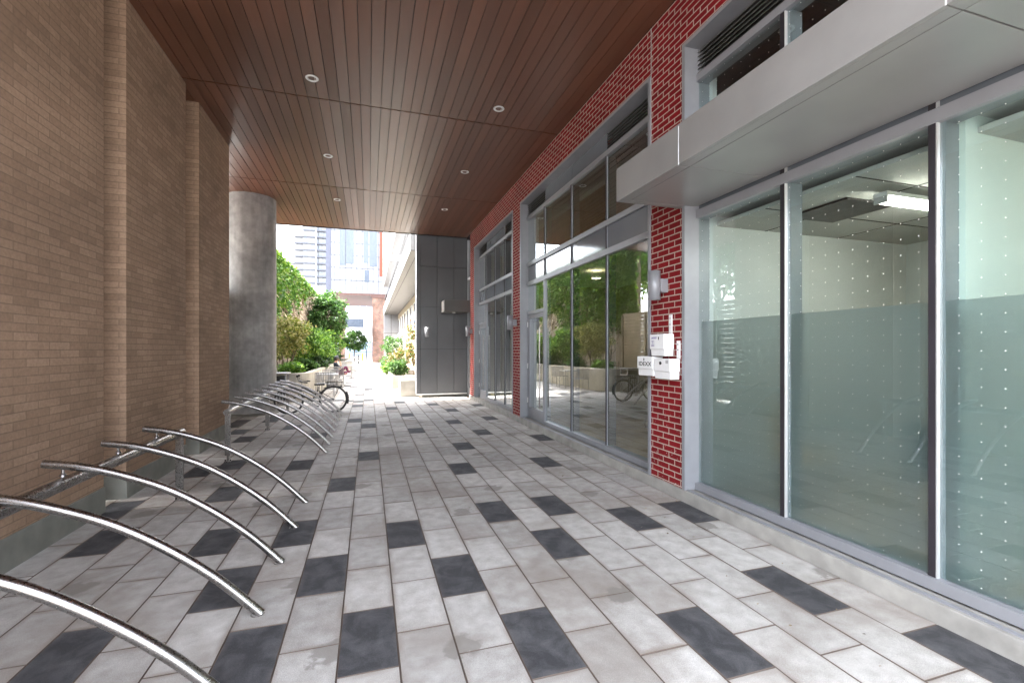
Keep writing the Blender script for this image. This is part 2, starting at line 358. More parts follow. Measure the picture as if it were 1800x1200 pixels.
for k in range(-17, 11):
    ph = .09 if k % 2 == 0 else .37
    x0 = -W_/2+k*W_+.0015; x1 = x0+W_-.003
    if k == 10: x1 = 3.17
    for j in range(-10, 110):
        y0 = ph+j*L_+.0015; y1 = y0+L_-.003
        dk = (k, j) in near if j < 26 and j > 1 else rp.random() < .13
        t = -1.0 if dk else rp.random()
        z = rp.uniform(-.0012, .0012); b = len(pv); e = .0035
        pv += [(x0, y0, -.006), (x1, y0, -.006), (x1, y1, -.006), (x0, y1, -.006), (x0+e, y0+e, z), (x1-e, y0+e, z), (x1-e, y1-e, z), (x0+e, y1-e, z)]
        for q, f in enumerate(((4, 5, 6, 7), (0, 1, 5, 4), (1, 2, 6, 5), (2, 3, 7, 6), (3, 0, 4, 7))): pf.append([b+i for i in f]); tone.append(t if q == 0 else -3.0)
me = bpy.data.meshes.new('paving'); me.from_pydata(pv, [], pf); me.materials.append(M['paver'])
at = me.attributes.new('tone', 'FLOAT', 'FACE'); at.data.foreach_set('value', tone); me.update()
o = bpy.data.objects.new('paving', me); COL.objects.link(o); tag(o, 'light grey stone pavers in running bond with scattered charcoal pavers', 'paving', kind='structure')

# ------------------------------------------------------------------ left tan brick blocks
XL = -2.5
def tanblock(y0, y1, label, back=-6.2):
    r = empty('brick_wall', (XL-.5, (y0+y1)/2, 0), label, 'brick wall', 'tan brick blocks along the passage')
    box1('wall', r, (back, XL, y0, y1, .25, 5.414), M['tan'])
    box1('concrete_base', r, (back, XL+.012, y0-.012, y1+.012, -.01, .25), M['base'], .006)
tanblock(-.5, 5.53, 'tan brick block nearest the camera behind the first bike rack')
tanblock(5.97, 7.66, 'middle tan brick block, narrower, between two vertical recesses')
tanblock(8.19, 9.8, 'farthest tan brick block, beside the round concrete column')

# ------------------------------------------------------------------ ceiling / building above
bld = empty('overhead_building', (0, 6, 5.42), 'upper storeys bridging the passage with a brown plank soffit', 'building')
ZC = 5.42
pl = MB(); rr = random.Random(3)
ys = [-.5, 3.8, 7.53, 11.5, 15.35]; pw = .152
x = -6.2
while x < 3.2-.001:
    x1 = min(x+pw, 3.2)
    for a, b in zip(ys[:-1], ys[1:]):
        tl = rr.uniform(-.0030, .0030); dz = rr.uniform(-.001, .001); g_ = .0045
        z0, z1 = ZC+dz+tl+.002, ZC+dz-tl-.002
        A, B = a+.012, b-.012
        xa, xb = x+g_, x1-g_
        pl.add([(xa, A, z0), (xb, A, z1), (xb, B, z1), (xa, B, z0), (xa-.002, A, z0+.014), (xb+.002, A, z1+.014), (xb+.002, B, z1+.014), (xa-.002, B, z0+.014)],
               [(0, 3, 2, 1), (0, 1, 5, 4), (1, 2, 6, 5), (2, 3, 7, 6), (3, 0, 4, 7)], M['plank'])
    x = x1
wpart(pl, 'plank_soffit', bld)
box1('soffit_backing', bld, (-6.2, 3.5, -.5, 15.36, ZC+.015, ZC+.1), M['seam'])
box1('fascia', bld, (-6.2, 3.2, 15.362, 15.42, ZC-.015, ZC+.5), M['dkmetal'])
box1('upper_wall', bld, (-6.2, 12, -.5, 15.36, ZC+.11, 19), M['char'])
for i, y in enumerate((1.5, 4.25, 7.0, 9.7, 12.45)):
    for j, x in enumerate((-.76, 1.97)):
        r = empty('downlight', (x, y, ZC), 'recessed downlight in the brown soffit, %s in the %s row' % (['fifth from the far edge', 'fourth from far edge', 'third from far edge', 'second from far edge', 'nearest the far edge'][i], ['left', 'right'][j]), 'ceiling light', 'recessed downlights in the soffit')
        b = MB(); b.lathe([(.058, .012), (.058, -.008), (.082, -.010), (.088, -.004), (.088, .004)], (0, 0, 0), M['white'], 28); b.build('trim_ring', r)
        b = MB(); b.lathe([(.0001, .008), (.03, .008), (.058, -.002)], (0, 0, 0), M['lens'], 24); b.build('lens', r)

# ------------------------------------------------------------------ column
r = empty('concrete_column', (-2.82, 13.03, 0), 'round cast concrete column at the far left of the passage', 'column')
b = MB(); b.lathe([(.545, 0), (.555, .02), (.555, 5.43)], (0, 0, 0), M['column'], 64); b.build('shaft', r)
b = MB(); b.lathe([(.557, .0), (.557, .05), (.60, .03), (.62, 0)], (0, 0, 0), M['base'], 48); b.build('base_joint', r)

# ------------------------------------------------------------------ right red brick building
XB, XG = 3.2, 3.36
fb = empty('brick_building', (3.5, 6, 0), 'red brick ground floor with tall grey framed shop windows along the passage', 'building')
wl = MB()
for y0, y1 in ((4.12, 4.70), (9.60, 10.15), (14.22, 14.85)): wl.box(XB, 3.50, y0, y1, .12, 4.84, M['red'])
wl.box(XB, 3.62, -1.6, 14.85, 4.84, ZC-.006, M['red'])
wpart(wl, 'wall', fb)
for y0, y1 in ((4.10, 4.72), (9.58, 10.17), (14.20, 14.85)): box1('inner_lining', fb, (3.502, 3.618, y0, y1, .12, 4.83), M['room'])
jt = MB(); jt.box(XB-.003, XB+.01, 4.694, 4.704, 3.2, ZC-.01, M['label']); wpart(jt, 'control_joint', fb)
cb = MB(); cb.box(3.175, 3.30, -1.6, 14.87, -.01, .118, M['curb']); cb.box(3.30, 3.62, -1.6, 14.87, -.01, .105, M['curb']); wpart(cb, 'curb', fb, .006)
cb = MB(); cb.box(3.205, 3.235, -1.6, 4.10, .1185, .128, M['alu']); cb.box(3.205, 3.225, 4.72, 9.58, .1185, .126, M['alu']); wpart(cb, 'drip_edge', fb)
box1('back_wall', fb, (8.5, 8.7, -1.6, 15.3, 0, ZC), M['roomtan'])
box1('interior_floor', fb, (3.62, 8.5, -1.6, 15.3, -.02, .1), M['floorwood'])
box1('floor_slab', fb, (3.62, 8.5, -1.6, 15.3, 3.06, 3.2), M['ceilw'])
box1('end_wall', fb, (-0+3.62, 8.5, -1.7, -1.6, 0, ZC), M['roomtan'])
MATF = M['alu']
def window(y0, y1, mull, door=None, dots=False, solidtop=(), film=False, panes_low=None):
    """storefront frame between y0 and y1; mull = inner bar positions; door=(ya,yb)"""
    fr = MB()
    for ya, yb in ((y0, y0+.045), (y1-.045, y1)): fr.box(3.182, 3.50, ya, yb, .121, 4.80, MATF)
    fr.box(3.182, 3.50, y0, y1, 4.80, 4.84, MATF)
    a, b = y0+.045, y1-.045
    low0, low1 = a, b
    if door:
        low1 = door[0]
    fr.box(3.315, 3.47, low0, low1, .121, .195, MATF)
    for z0, z1, d in ((3.0, 3.085, 0), (3.425, 3.505, 0), (4.45, 4.525, 0)): fr.box(3.328, 3.475, a, b, z0, z1, MATF)
    if door:
        fr.box(3.332, 3.47, door[0]-.025, door[0]+.025, .121, 3.0, MATF); fr.box(3.332, 3.47, door[0]+.025, b, 2.37, 2.44, MATF)
        fr.box(3.335, 3.46, b-.03, b, .121, 2.37, MATF)
    edges = [a]+list(mull)+[b]
    bars = MB()
    for m_ in mull:
        zl = .195
        if door and abs(m_-door[0]) < .03: zl = 3.085
        w2 = .012
        segs = [(.195, 3.0), (3.085, 3.425), (3.505, 4.45)] if zl < 1 else [(3.085, 3.425), (3.505, 4.45)]
        for z0, z1 in segs:
            bars.box(3.338, 3.362, m_, m_+.04 if dots else m_+.012, z0, z1, M['gasket'])
            bars.box(3.340 if dots else 3.354, 3.366, m_-(.008 if dots else .004), m_, z0, z1, M['bright'] if dots else MATF)
            bars.box(3.378, 3.50, m_-(.03 if dots else .012), m_+(.03 if dots else .012), z0, z1, MATF if dots else M['louvre'])
    w_ = wpart(fr, 'storefront_window', fb)
    wpart(bars, 'mullion', w_)
    gm = M['glassdot'] if dots else M['glass']
    def pane(ya, yb, z0, z1, m, name='pane'):
        p = MB(); p.box(3.364, 3.376, ya, yb, z0, z1, m); wpart(p, name, w_)
    for ya, yb in zip(edges[:-1], edges[1:]):
        isdoor = door and ya >= door[0]-.03
        if not isdoor: pane(ya+.002, yb-.002, .19, 3.01, gm)
        pane(ya+.004, yb-.004, 3.08, 3.43, M['spandrel'], 'spandrel')
        pane(ya+.002, yb-.002, 3.50, 4.455, M['glassdot'] if dots else M['glass'])
        mid = (ya+yb)/2
        if any(s0 < mid < s1 for s0, s1 in solidtop):
            pane(ya+.004, yb-.004, 4.52, 4.805, M['spandrel'], 'head_panel')
        else:
            lv = MB(); lv.box(3.44, 3.47, ya, yb, 4.525, 4.80, M['seam'])
            for q in range(6):
                z = 4.545+q*.044; lv.add([(3.345, ya, z), (3.345, yb, z), (3.41, yb, z+.035), (3.41, ya, z+.035), (3.348, ya, z-.006), (3.348, yb, z-.006), (3.413, yb, z+.029), (3.413, ya, z+.029)],
                    [(0, 3, 2, 1), (4, 5, 6, 7), (0, 1, 5, 4), (2, 3, 7, 6), (0, 4, 7, 3), (1, 2, 6, 5)], M['louvre'])
            wpart(lv, 'louvre', w_)
    if door:
        pane(door[0]+.027, b-.002, 2.435, 3.01, gm)
        da, db = door[0]+.03, b-.035
        d = MB(); d.box(3.35, 3.40, da, da+.075, .115, 2.36, MATF); d.box(3.35, 3.40, db-.075, db, .115, 2.36, MATF)
        d.box(3.35, 3.40, da+.075, db-.075, 2.28, 2.36, MATF); d.box(3.35, 3.40, da+.075, db-.075, .115, .36, MATF)
        dr = wpart(d, 'door', fb)
        p = MB(); p.box(3.37, 3.38, da+.075, db-.075, .36, 2.28, gm); wpart(p, 'pane', dr)
        h = MB(); hy = da+.05
        h.tube([(3.27, hy, .45), (3.27, hy, 2.05)], .016, M['steel'], 10)
        for z in (.62, 1.88): h.tube([(3.27, hy, z), (3.355, hy, z)], .009, M['steel'], 8); h.lathe([(.0, 0), (.014, 0)], (3.27, hy, z), M['steel'], 8)
        wpart(h, 'handle', dr)
        for z in (.45, 1.2, 2.1):
            q = MB(); q.tube([(3.338, db+.004, z), (3.338, db+.004, z+.11)], .012, M['bright'], 8); wpart(q, 'hinge', dr)
        box1('door_closer', dr, (3.40, 3.45, (da+db)/2, db-.08, 2.22, 2.27), M['dkmetal'])
    if film:
        for ya, yb in zip(edges[:-1], edges[1:]):
            p = MB(); p.box(3.3775, 3.3795, ya+.03, yb-.03, .19, 1.90, M['film']); wpart(p, 'frosted_film', w_)
    return w_
window(-1.55, 4.12, (-.3, .84, 1.92, 3.0), dots=True, film=True, solidtop=())
window(4.70, 9.60, (6.04, 7.27, 8.53), door=(8.53, 9.55), solidtop=((6.0, 8.5),))
window(10.15, 14.22, (11.35, 12.3, 13.28), door=(13.28, 14.17), solidtop=((11.3, 13.2),))
# end bay beyond the last brick pier (beside the charcoal wall)
fr = MB()
for ya, yb in ((14.86, 14.90), (15.60, 15.64)): fr.box(3.26, 3.40, ya, yb, .02, ZC-.02, MATF)
for z0, z1 in ((.0, .08), (2.30, 2.37), (4.0, 4.08)): fr.box(3.27, 3.39, 14.90, 15.60, z0, z1, MATF)
ew = wpart(fr, 'storefront_window', fb)
for z0, z1 in ((2.37, 4.0), (4.08, ZC-.03)): p = MB(); p.box(3.32, 3.335, 14.9, 15.6, z0, z1, M['glassdark']); wpart(p, 'pane', ew)
d = MB(); d.box(3.28, 3.32, 14.91, 14.99, .085, 2.29, MATF); d.box(3.28, 3.32, 15.51, 15.59, .085, 2.29, MATF); d.box(3.28, 3.32, 14.99, 15.51, .085, .3, MATF); d.box(3.28, 3.32, 14.99, 15.51, 2.2, 2.29, MATF)
dr = wpart(d, 'door', fb); p = MB(); p.box(3.295, 3.305, 14.99, 15.51, .3, 2.2, M['glass']); wpart(p, 'pane', dr)
h = MB(); h.tube([(3.21, 15.03, .5), (3.21, 15.03, 2.0)], .015, M['steel'], 8)
for z in (.65, 1.85): h.tube([(3.21, 15.03, z), (3.285, 15.03, z)], .008, M['steel'], 6)
wpart(h, 'handle', dr)

# big entrance canopy
cn = MB(); cx0, cx1 = 2.43, 3.33
cuts = [4.18, 3.19, 1.36, -.5, -1.55]
for a, b in zip(cuts[:-1], cuts[1:]):
    cn.box(cx0, cx0+.03, b+.003, a-.003, 3.12, 3.44, M['canopy'])            # fascia panel
    cn.box(cx0+.03, cx0+.11, b+.003, a-(.08 if a == 4.18 else .003), 3.12, 3.16, M['canopy'])  # soffit border
    cn.box(cx0+.118, cx1, b+.004, a-(.088 if a == 4.18 else .004), 3.122, 3.16, M['canopy'])   # soffit panel
cn.box(cx0+.03, cx1, 4.15, 4.177, 3.12, 3.44, M['canopy']); cn.box(cx0+.03, cx1, 4.10, 4.15, 3.12, 3.16, M['canopy'])
cn.box(cx0+.01, 3.325, -1.55, 4.14, 3.165, 3.43, M['seam']); cn.box(cx0, 3.325, -1.55, 4.17, 3.44, 3.455, M['canopy'])
for y in cuts[1:]: cn.box(cx0-.002, cx0+.002, y-.0035, y+.0035, 3.118, 3.44, M['bright'])
wpart(cn, 'canopy', fb, .003)
# transom band below canopy junction is the window's own 3.0-3.085 bar

# rooms behind the glass
box1('partition', fb, (3.62, 6.6, 4.12, 4.32, .1, 3.06), M['room'])
box1('partition', fb, (6.6, 6.75, -1.6, 4.32, .1, 3.06), M['room'])
box1('partition', fb, (3.505, 6.6, 1.86, 1.98, .1, 3.06), M['roomgreen'])
box1('partition', fb, (3.62, 8.5, 9.70, 9.9, .1, 3.06), M['roomtan'])
box1('partition', fb, (5.6, 5.75, 4.32, 9.7, .1, 3.06), M['roomtan'])
box1('upper_partition', fb, (5.2, 5.3, -1.6, 15.3, 3.2, ZC), M['brown'])
cg = MB(); cg.box(3.62, 6.6, -1.6, 4.12, 2.95, 2.985, M['ceilw'])
for y in (-1, .2, 1.4, 2.6, 3.45): cg.box(3.62, 6.6, y, y+.012, 2.946, 2.95, M['seam'])
for x in (4.3, 5.4): cg.box(x, x+.012, -1.6, 4.12, 2.9465, 2.95, M['seam'])
wpart(cg, 'room_ceiling', fb)
v = MB(); v.box(4.02, 4.62, 2.97, 3.57, 2.925, 2.945, M['dkmetal'])
for q in range(0): v.box(4.06, 4.58, 3.02+q*.08, 3.04+q*.08, 2.915, 2.925, M['louvre'])
tag(v.build('ceiling_vent'), 'dark square ceiling vent inside the room behind the dotted glass', 'vent')
def tube_light(x0, x1, y, z, label):
    r = empty('tube_light', ((x0+x1)/2, y, z), label, 'light fixture', 'lit tube lights inside the room')
    b = MB(); b.box(x0, x1, y-.055, y+.055, z+.05, z+.085, M['white']); wpart(b, 'housing', r)
    b = MB(); b.tube([(x0+.02, y-.025, z+.02), (x1-.02, y-.025, z+.02)], .02, M['tube'], 10); wpart(b, 'tube', r)
    b = MB(); b.tube([(x0+.02, y+.025, z+.02), (x1-.02, y+.025, z+.02)], .02, M['tube'], 10); wpart(b, 'tube', r)
    for xx in (x0, x1-.02):
        b = MB(); b.box(xx, xx+.02, y-.05, y+.05, z-.005, z+.05, M['label']); wpart(b, 'end_cap', r)
tube_light(4.05, 5.3, 2.72, 2.82, 'lit tube light on the ceiling seen through the dotted middle pane')
tube_light(4.3, 5.5, .4, 2.82, 'lit tube light in the near room right of the partition, out of view')
r = empty('room_downlight', (4.0, 7.6, 2.93), 'small lit round ceiling light deep behind the three plain panes', 'ceiling light')
b = MB(); b.lathe([(.09, .02), (.10, -.01), (.085, -.015), (.08, .005)], (0, 0, 0), M['white'], 20); b.build('trim_ring', r)
b = MB(); b.lathe([(.0001, -.012), (.08, -.008)], (0, 0, 0), M['lamp'], 20); b.build('lens', r)
# furniture glimpsed behind the film
def room_chair(x, y, rz, m, label):
    r = empty('room_chair', (x, y, .1), label, 'chair', rz=rz)
    b = MB(); b.box(-.24, .24, -.24, .24, .42, .47, m); b.build('seat', r, .02)
    b = MB(); b.box(-.24, .24, .21, .25, .52, .92, m); b.build('backrest', r, .02)
    for sx in (-1, 1):
        for sy in (-1, 1): b = MB(); b.tube([(sx*.2, sy*.2, .42), (sx*.23, sy*.23, 0)], .012, M['dkmetal'], 8); b.build('leg', r)
room_chair(4.15, 3.55, .6, M['yellow'], 'yellow chair blurred behind the frosted film of the left dotted pane')
room_chair(4.6, 2.6, 2.2, M['teal'], 'dark chair blurred behind the frosted film of the middle dotted pane')
room_chair(4.2, 1.2, 1.2, M['teal'], 'dark chair blurred behind the frosted film of the right dotted pane')
r = empty('cabinet', (5.4, 6.9, .1), 'brown wooden cabinet inside behind the three plain panes', 'cabinet')
box1('body', r, (5.1, 5.58, 6.2, 7.7, .1, 1.0), M['brown'], .01)
for q in range(3): box1('door', r, (5.075, 5.098, 6.23+q*.49, 6.69+q*.49, .15, .95), M['fencew'], .004)
r = empty('wall_shelf', (5.5, 6.9, 1.75), 'brown shelf unit hung on the tan wall behind the plain panes', 'shelf')
box1('shelf_board', r, (5.3, 5.59, 6.2, 7.6, 1.72, 1.76), M['brown']); box1('shelf_board', r, (5.3, 5.59, 6.2, 7.6, 2.12, 2.16), M['brown']); box1('back_panel', r, (5.57, 5.595, 6.2, 7.6, 1.76, 2.12), M['brown'])
for i, y in enumerate((6.2, 7.45, 3.15)):
    b = MB(); b.box(3.56, 3.575, y, y+.16, 3.75, 4.25, M['roomgreen']); b.box(3.53, 3.56, y+.06, y+.1, 3.98, 4.02, M['dkmetal'])  # pale upright box with a small dark stub, just inside the upper glass
    tag(b.build('pale_panel'), ['pale upright panel behind the second upper pane from the canopy', 'pale upright panel behind the third upper pane from the canopy', 'pale upright panel behind the dark glass above the canopy'][i], 'blind', 'pale upright panels behind the upper glass')

# ------------------------------------------------------------------ wall lights
def wall_light(x, y, z, dx, dy, h, label):
    r = empty('wall_light', (x, y, z), label, 'wall lamp', 'cylinder wall lights')
    b = MB(); R0 = .066; b.lathe([(R0-.008, -.148), (R0-.008, -.16), (R0, -.16), (R0, .16), (R0-.008, .16), (R0-.008, .148)], (0, 0, 0), M['alu'], 36); b.build('body', r)
    b = MB(); b.lathe([(.0001, .15), (R0-.008, .15)], (0, 0, 0), M['lens'], 24); b.lathe([(R0-.008, -.15), (.0001, -.15)], (0, 0, 0), M['lens'], 24); b.build('lens', r)
    b = MB(); L = h
    if dx: b.box(dx*(R0-.01), dx*L, -.045, .045, -.075, .075, M['alu'])
    else: b.box(-.045, .045, dy*(R0-.01), dy*L, -.075, .075, M['alu'])
    b.build('bracket', r, .003)
wall_light(3.05, 4.42, 2.32, 1, 0, .148, 'grey cylinder wall light above the white boxes on the nearest brick pier')
wall_light(3.05, 9.90, 2.22, 1, 0, .148, 'dark cylinder wall light on the middle brick pier')
wall_light(3.05, 14.55, 2.2, 1, 0, .148, 'small cylinder wall light on the farthest brick pier')
wall_light(1.86, 15.50, 2.2, 0, 1, .16, 'cylinder wall light on the flat charcoal panel wall')

# ------------------------------------------------------------------ drop boxes
def dropbox(y0, y1, z0, z1, xf, label, lip=.36):
    r = empty('drop_box', (XB, (y0+y1)/2, z0), label, 'drop box')
    zl = z0+(z1-z0)*lip; b = MB()
    # tapered body (front leans in slightly at the bottom) with a lip line
    xo, xi = xf, xf+.012
    b.add([(xi+.004, y0+.006, z0), (3.172, y0+.006, z0), (3.172, y1-.006, z0), (xi+.004, y1-.006, z0), (xi, y0+.003, zl), (3.172, y0+.003, zl), (3.172, y1-.003, zl), (xi, y1-.003, zl)],
          [(0, 3, 2, 1), (0, 1, 5, 4), (1, 2, 6, 5), (2, 3, 7, 6), (3, 0, 4, 7), (4, 5, 6, 7)], M['plastic'])
    wpart(b, 'body', r, .006)
    b = MB(); b.box(xo, 3.175, y0, y1, zl+.001, z1, M['plastic']); wpart(b, 'lid', r, .006)
    return r
bx1 = dropbox(4.14, 4.43, 1.285, 1.505, 3.045, 'white wall box with a black lock, nearer of the lower pair on the brick pier')
b = MB(); b.tube([(3.038, 4.30, 1.458), (3.05, 4.30, 1.458)], .017, M['dkmetal'], 20); b.tube([(3.035, 4.30, 1.458), (3.039, 4.30, 1.458)], .008, M['steel'], 12); wpart(b, 'lock', bx1)
box1('sticker', bx1, (3.0435, 3.046, 4.165, 4.21, 1.455, 1.49), M['label'])
bx2 = dropbox(4.44, 4.74, 1.305, 1.525, 3.035, 'white wall box lettered IDEXX, farther of the lower pair on the brick pier')
def text(body, y, z, size, x, m, parent, name='lettering', bold=0, wx=1):
    c = bpy.data.curves.new(name, 'FONT'); c.body = body; c.size = size; c.align_x = 'CENTER'; c.extrude = .0006; c.offset = bold
    o = bpy.data.objects.new(name, c); COL.objects.link(o); dg = bpy.context.evaluated_depsgraph_get()
    me = bpy.data.meshes.new_from_object(o.evaluated_get(dg)); bpy.data.objects.remove(o)
    o = bpy.data.objects.new(name, me); me.materials.clear(); me.materials.append(m); COL.objects.link(o)
    # faces -X: text right runs towards -Y
    mw = Matrix(((0, 0, -1, x), (-1, 0, 0, y), (0, 1, 0, z), (0, 0, 0, 1)))
    me.transform(Matrix.Diagonal((wx, 1, 1, 1))); me.transform(mw); o.parent = parent; o.matrix_parent_inverse = Matrix.Translation(parent.location).inverted(); return o
text('IDEXX', 4.583, 1.42, .066, 3.0335, M['ink'], bx2, bold=.0008, wx=1.3)
b = MB(); b.tube([(3.031, 4.60, 1.488), (3.036, 4.60, 1.488)], .009, M['ink'], 12); b.box(3.0325, 3.0352, 4.594, 4.606, 1.49, 1.508, M['ink']); wpart(b, 'lock', bx2)
bx3 = dropbox(4.24, 4.50, 1.535, 1.775, 3.045, 'white wall box with a purple printed notice, on top of the lower two', .3)
text('LABTEST', 4.42, 1.725, .026, 3.0435, M['purple'], bx3, bold=.0006)
b = MB(); b.tube([(3.041, 4.335, 1.737), (3.046, 4.335, 1.737)], .008, M['ink'], 12); b.box(3.0425, 3.0455, 4.33, 4.34, 1.712, 1.73, M['ink']); wpart(b, 'lock', bx3)
b = MB(); b.box(3.0438, 3.046, 4.40, 4.485, 1.635, 1.712, M['white'])
for z, w2 in ((1.70, .02), (1.69, .016), (1.675, .012), (1.66, .02), (1.650, .03), (1.642, .026)): b.box(3.0425, 3.0437, 4.4425-w2, 4.4425+w2, z, z+.004, M['purple'])
wpart(b, 'notice', bx3)
for bx, y, z0, z1 in ((bx3, 4.32, 1.775, 1.99), (bx1, 4.185, 1.505, 1.70), (bx2, 4.66, 1.30, 1.50)):
    b = MB(); b.box(3.183, 3.199, y-.022, y+.022, z0, z1, M['white'])
    for zz in (z1-.04, (z0+z1)/2): b.tube([(3.180, y, zz), (3.184, y, zz)], .007, M['dkmetal'], 10)
    wpart(b, 'hanger_strip', bx)

# ------------------------------------------------------------------ charcoal panel wall + little canopy
pw_ = empty('panel_wall', (2.3, 15.7, 0), 'charcoal metal panel wall closing the far right corner of the passage', 'wall')
b = MB(); ex = [1.545, 1.66, 2.22, 2.80, 3.255]; ez = [.12, 1.62, 3.06, 3.9, 4.95, 5.40]
ez = [.12, 1.63, 3.06, 4.42, 6.0]
for a, c in zip(ex[:-1], ex[1:]):
    for z0, z1 in zip(ez[:-1], ez[1:]): b.box(a+.005, c-.005, 15.66, 15.70, z0+.005, z1-.005, M['char'])
wpart(b, 'panel', pw_, .002)
box1('core', pw_, (1.56, 3.4, 15.69, 15.93, .12, 5.98), M['seam'])
box1('corner_trim', pw_, (1.525, 1.547, 15.655, 15.93, .12, 6.0), M['alu'])
box1('bottom_trim', pw_, (1.525, 3.255, 15.65, 15.70, .09, .12), M['bright'])
box1('plinth', pw_, (1.75, 3.4, 15.74, 15.9, -.01, .12), M['base'])
dc = empty('door_canopy', (2.8, 15.3, 2.85), 'small grey box canopy over the far corner door', 'canopy')
box1('body', dc, (2.36, 3.20, 14.88, 15.655, 2.86, 3.24), M['louvre'], .006)
b = MB(); b.lathe([(.05, 0), (.05, -.03), (.0001, -.035)], (2.72, 15.2, 2.86), M['white'], 20); wpart(b, 'lamp', dc)

# ------------------------------------------------------------------ bike racks
def catmull(P, n=8):
    P = [Vector(p) for p in P]; Q = [P[0]*2-P[1]]+P+[P[-1]*2-P[-2]]; out = []
    for i in range(1, len(Q)-2):
        for k in range(n):
            t = k/n; a, b_, c, d = Q[i-1:i+3]
            out.append(.5*((2*b_)+(c-a)*t+(2*a-5*b_+4*c-d)*t*t+(3*b_-a-3*c+d)*t**3))
    out.append(P[-1]); return out
arc = catmull([(-2.06, 0, .845), (-1.84, 0, .805), (-1.6, 0, .725), (-1.35, 0, .61), (-1.1, 0, .445), (-.85, 0, .235), (-.625, 0, -.003)], 8)
armmesh = None
def rack(ya, yb, arms, posts, label):
    global armmesh
    r = empty('bike_rack', (-1.93, ya, 0), label, 'bike rack', 'steel bike racks by the tan brick wall')
    b = MB(); b.tube([(-1.93, ya, .715), (-1.93, yb, .715)], .042, M['steel'], 20)
    wpart(b, 'rail', r)
    for y in arms:
        if armmesh is None:
            b = MB(); b.tube(arc, .0275, M['steel'], 20); b.tube([(-1.955, 0, .72), (-1.955, 0, .83)], .010, M['steel'], 10)
            b.lathe([(.03, 0), (.036, .003), (.04, 0)], (-.645, 0, .0), M['steel'], 16)
            b.lathe([(.022, .755), (.018, .768), (.010, .775)], (-1.955, 0, 0), M['steel'], 12)
            armmesh = b.build('arm'); o = armmesh
        else: o = armmesh.copy(); COL.objects.link(o)
        o.parent = r; o.location = (0, y, 0); o.matrix_parent_inverse = Matrix.Translation(r.location).inverted()
    for y in posts:
        b = MB(); b.box(-1.965, -1.895, y-.014, y+.014, .09, .70, M['steel']); b.box(-1.955, -1.905, y-.022, y-.014, .10, .66, M['steel'])
        b.tube([(-1.93, y, -.004), (-1.93, y, .1)], .014, M['steel'], 10); b.box(-1.97, -1.89, y-.04, y+.04, -.004, .008, M['steel'])
        for s_ in (-1, 1): b.tube([(-1.93+s_*.032, y, .006), (-1.93+s_*.032, y, .03)], .008, M['dkmetal'], 6)
        wpart(b, 'leg', r, .002)
rack(1.2, 5.80, [1.70+.71*i for i in range(6)], (1.35, 5.74), 'brushed steel rack with big curved arms in the near left foreground')
rack(7.42, 12.75, [7.71+.66*i for i in range(8)], (7.5, 10.2, 12.6), 'farther brushed steel rack of curved arms, holding the bicycle')

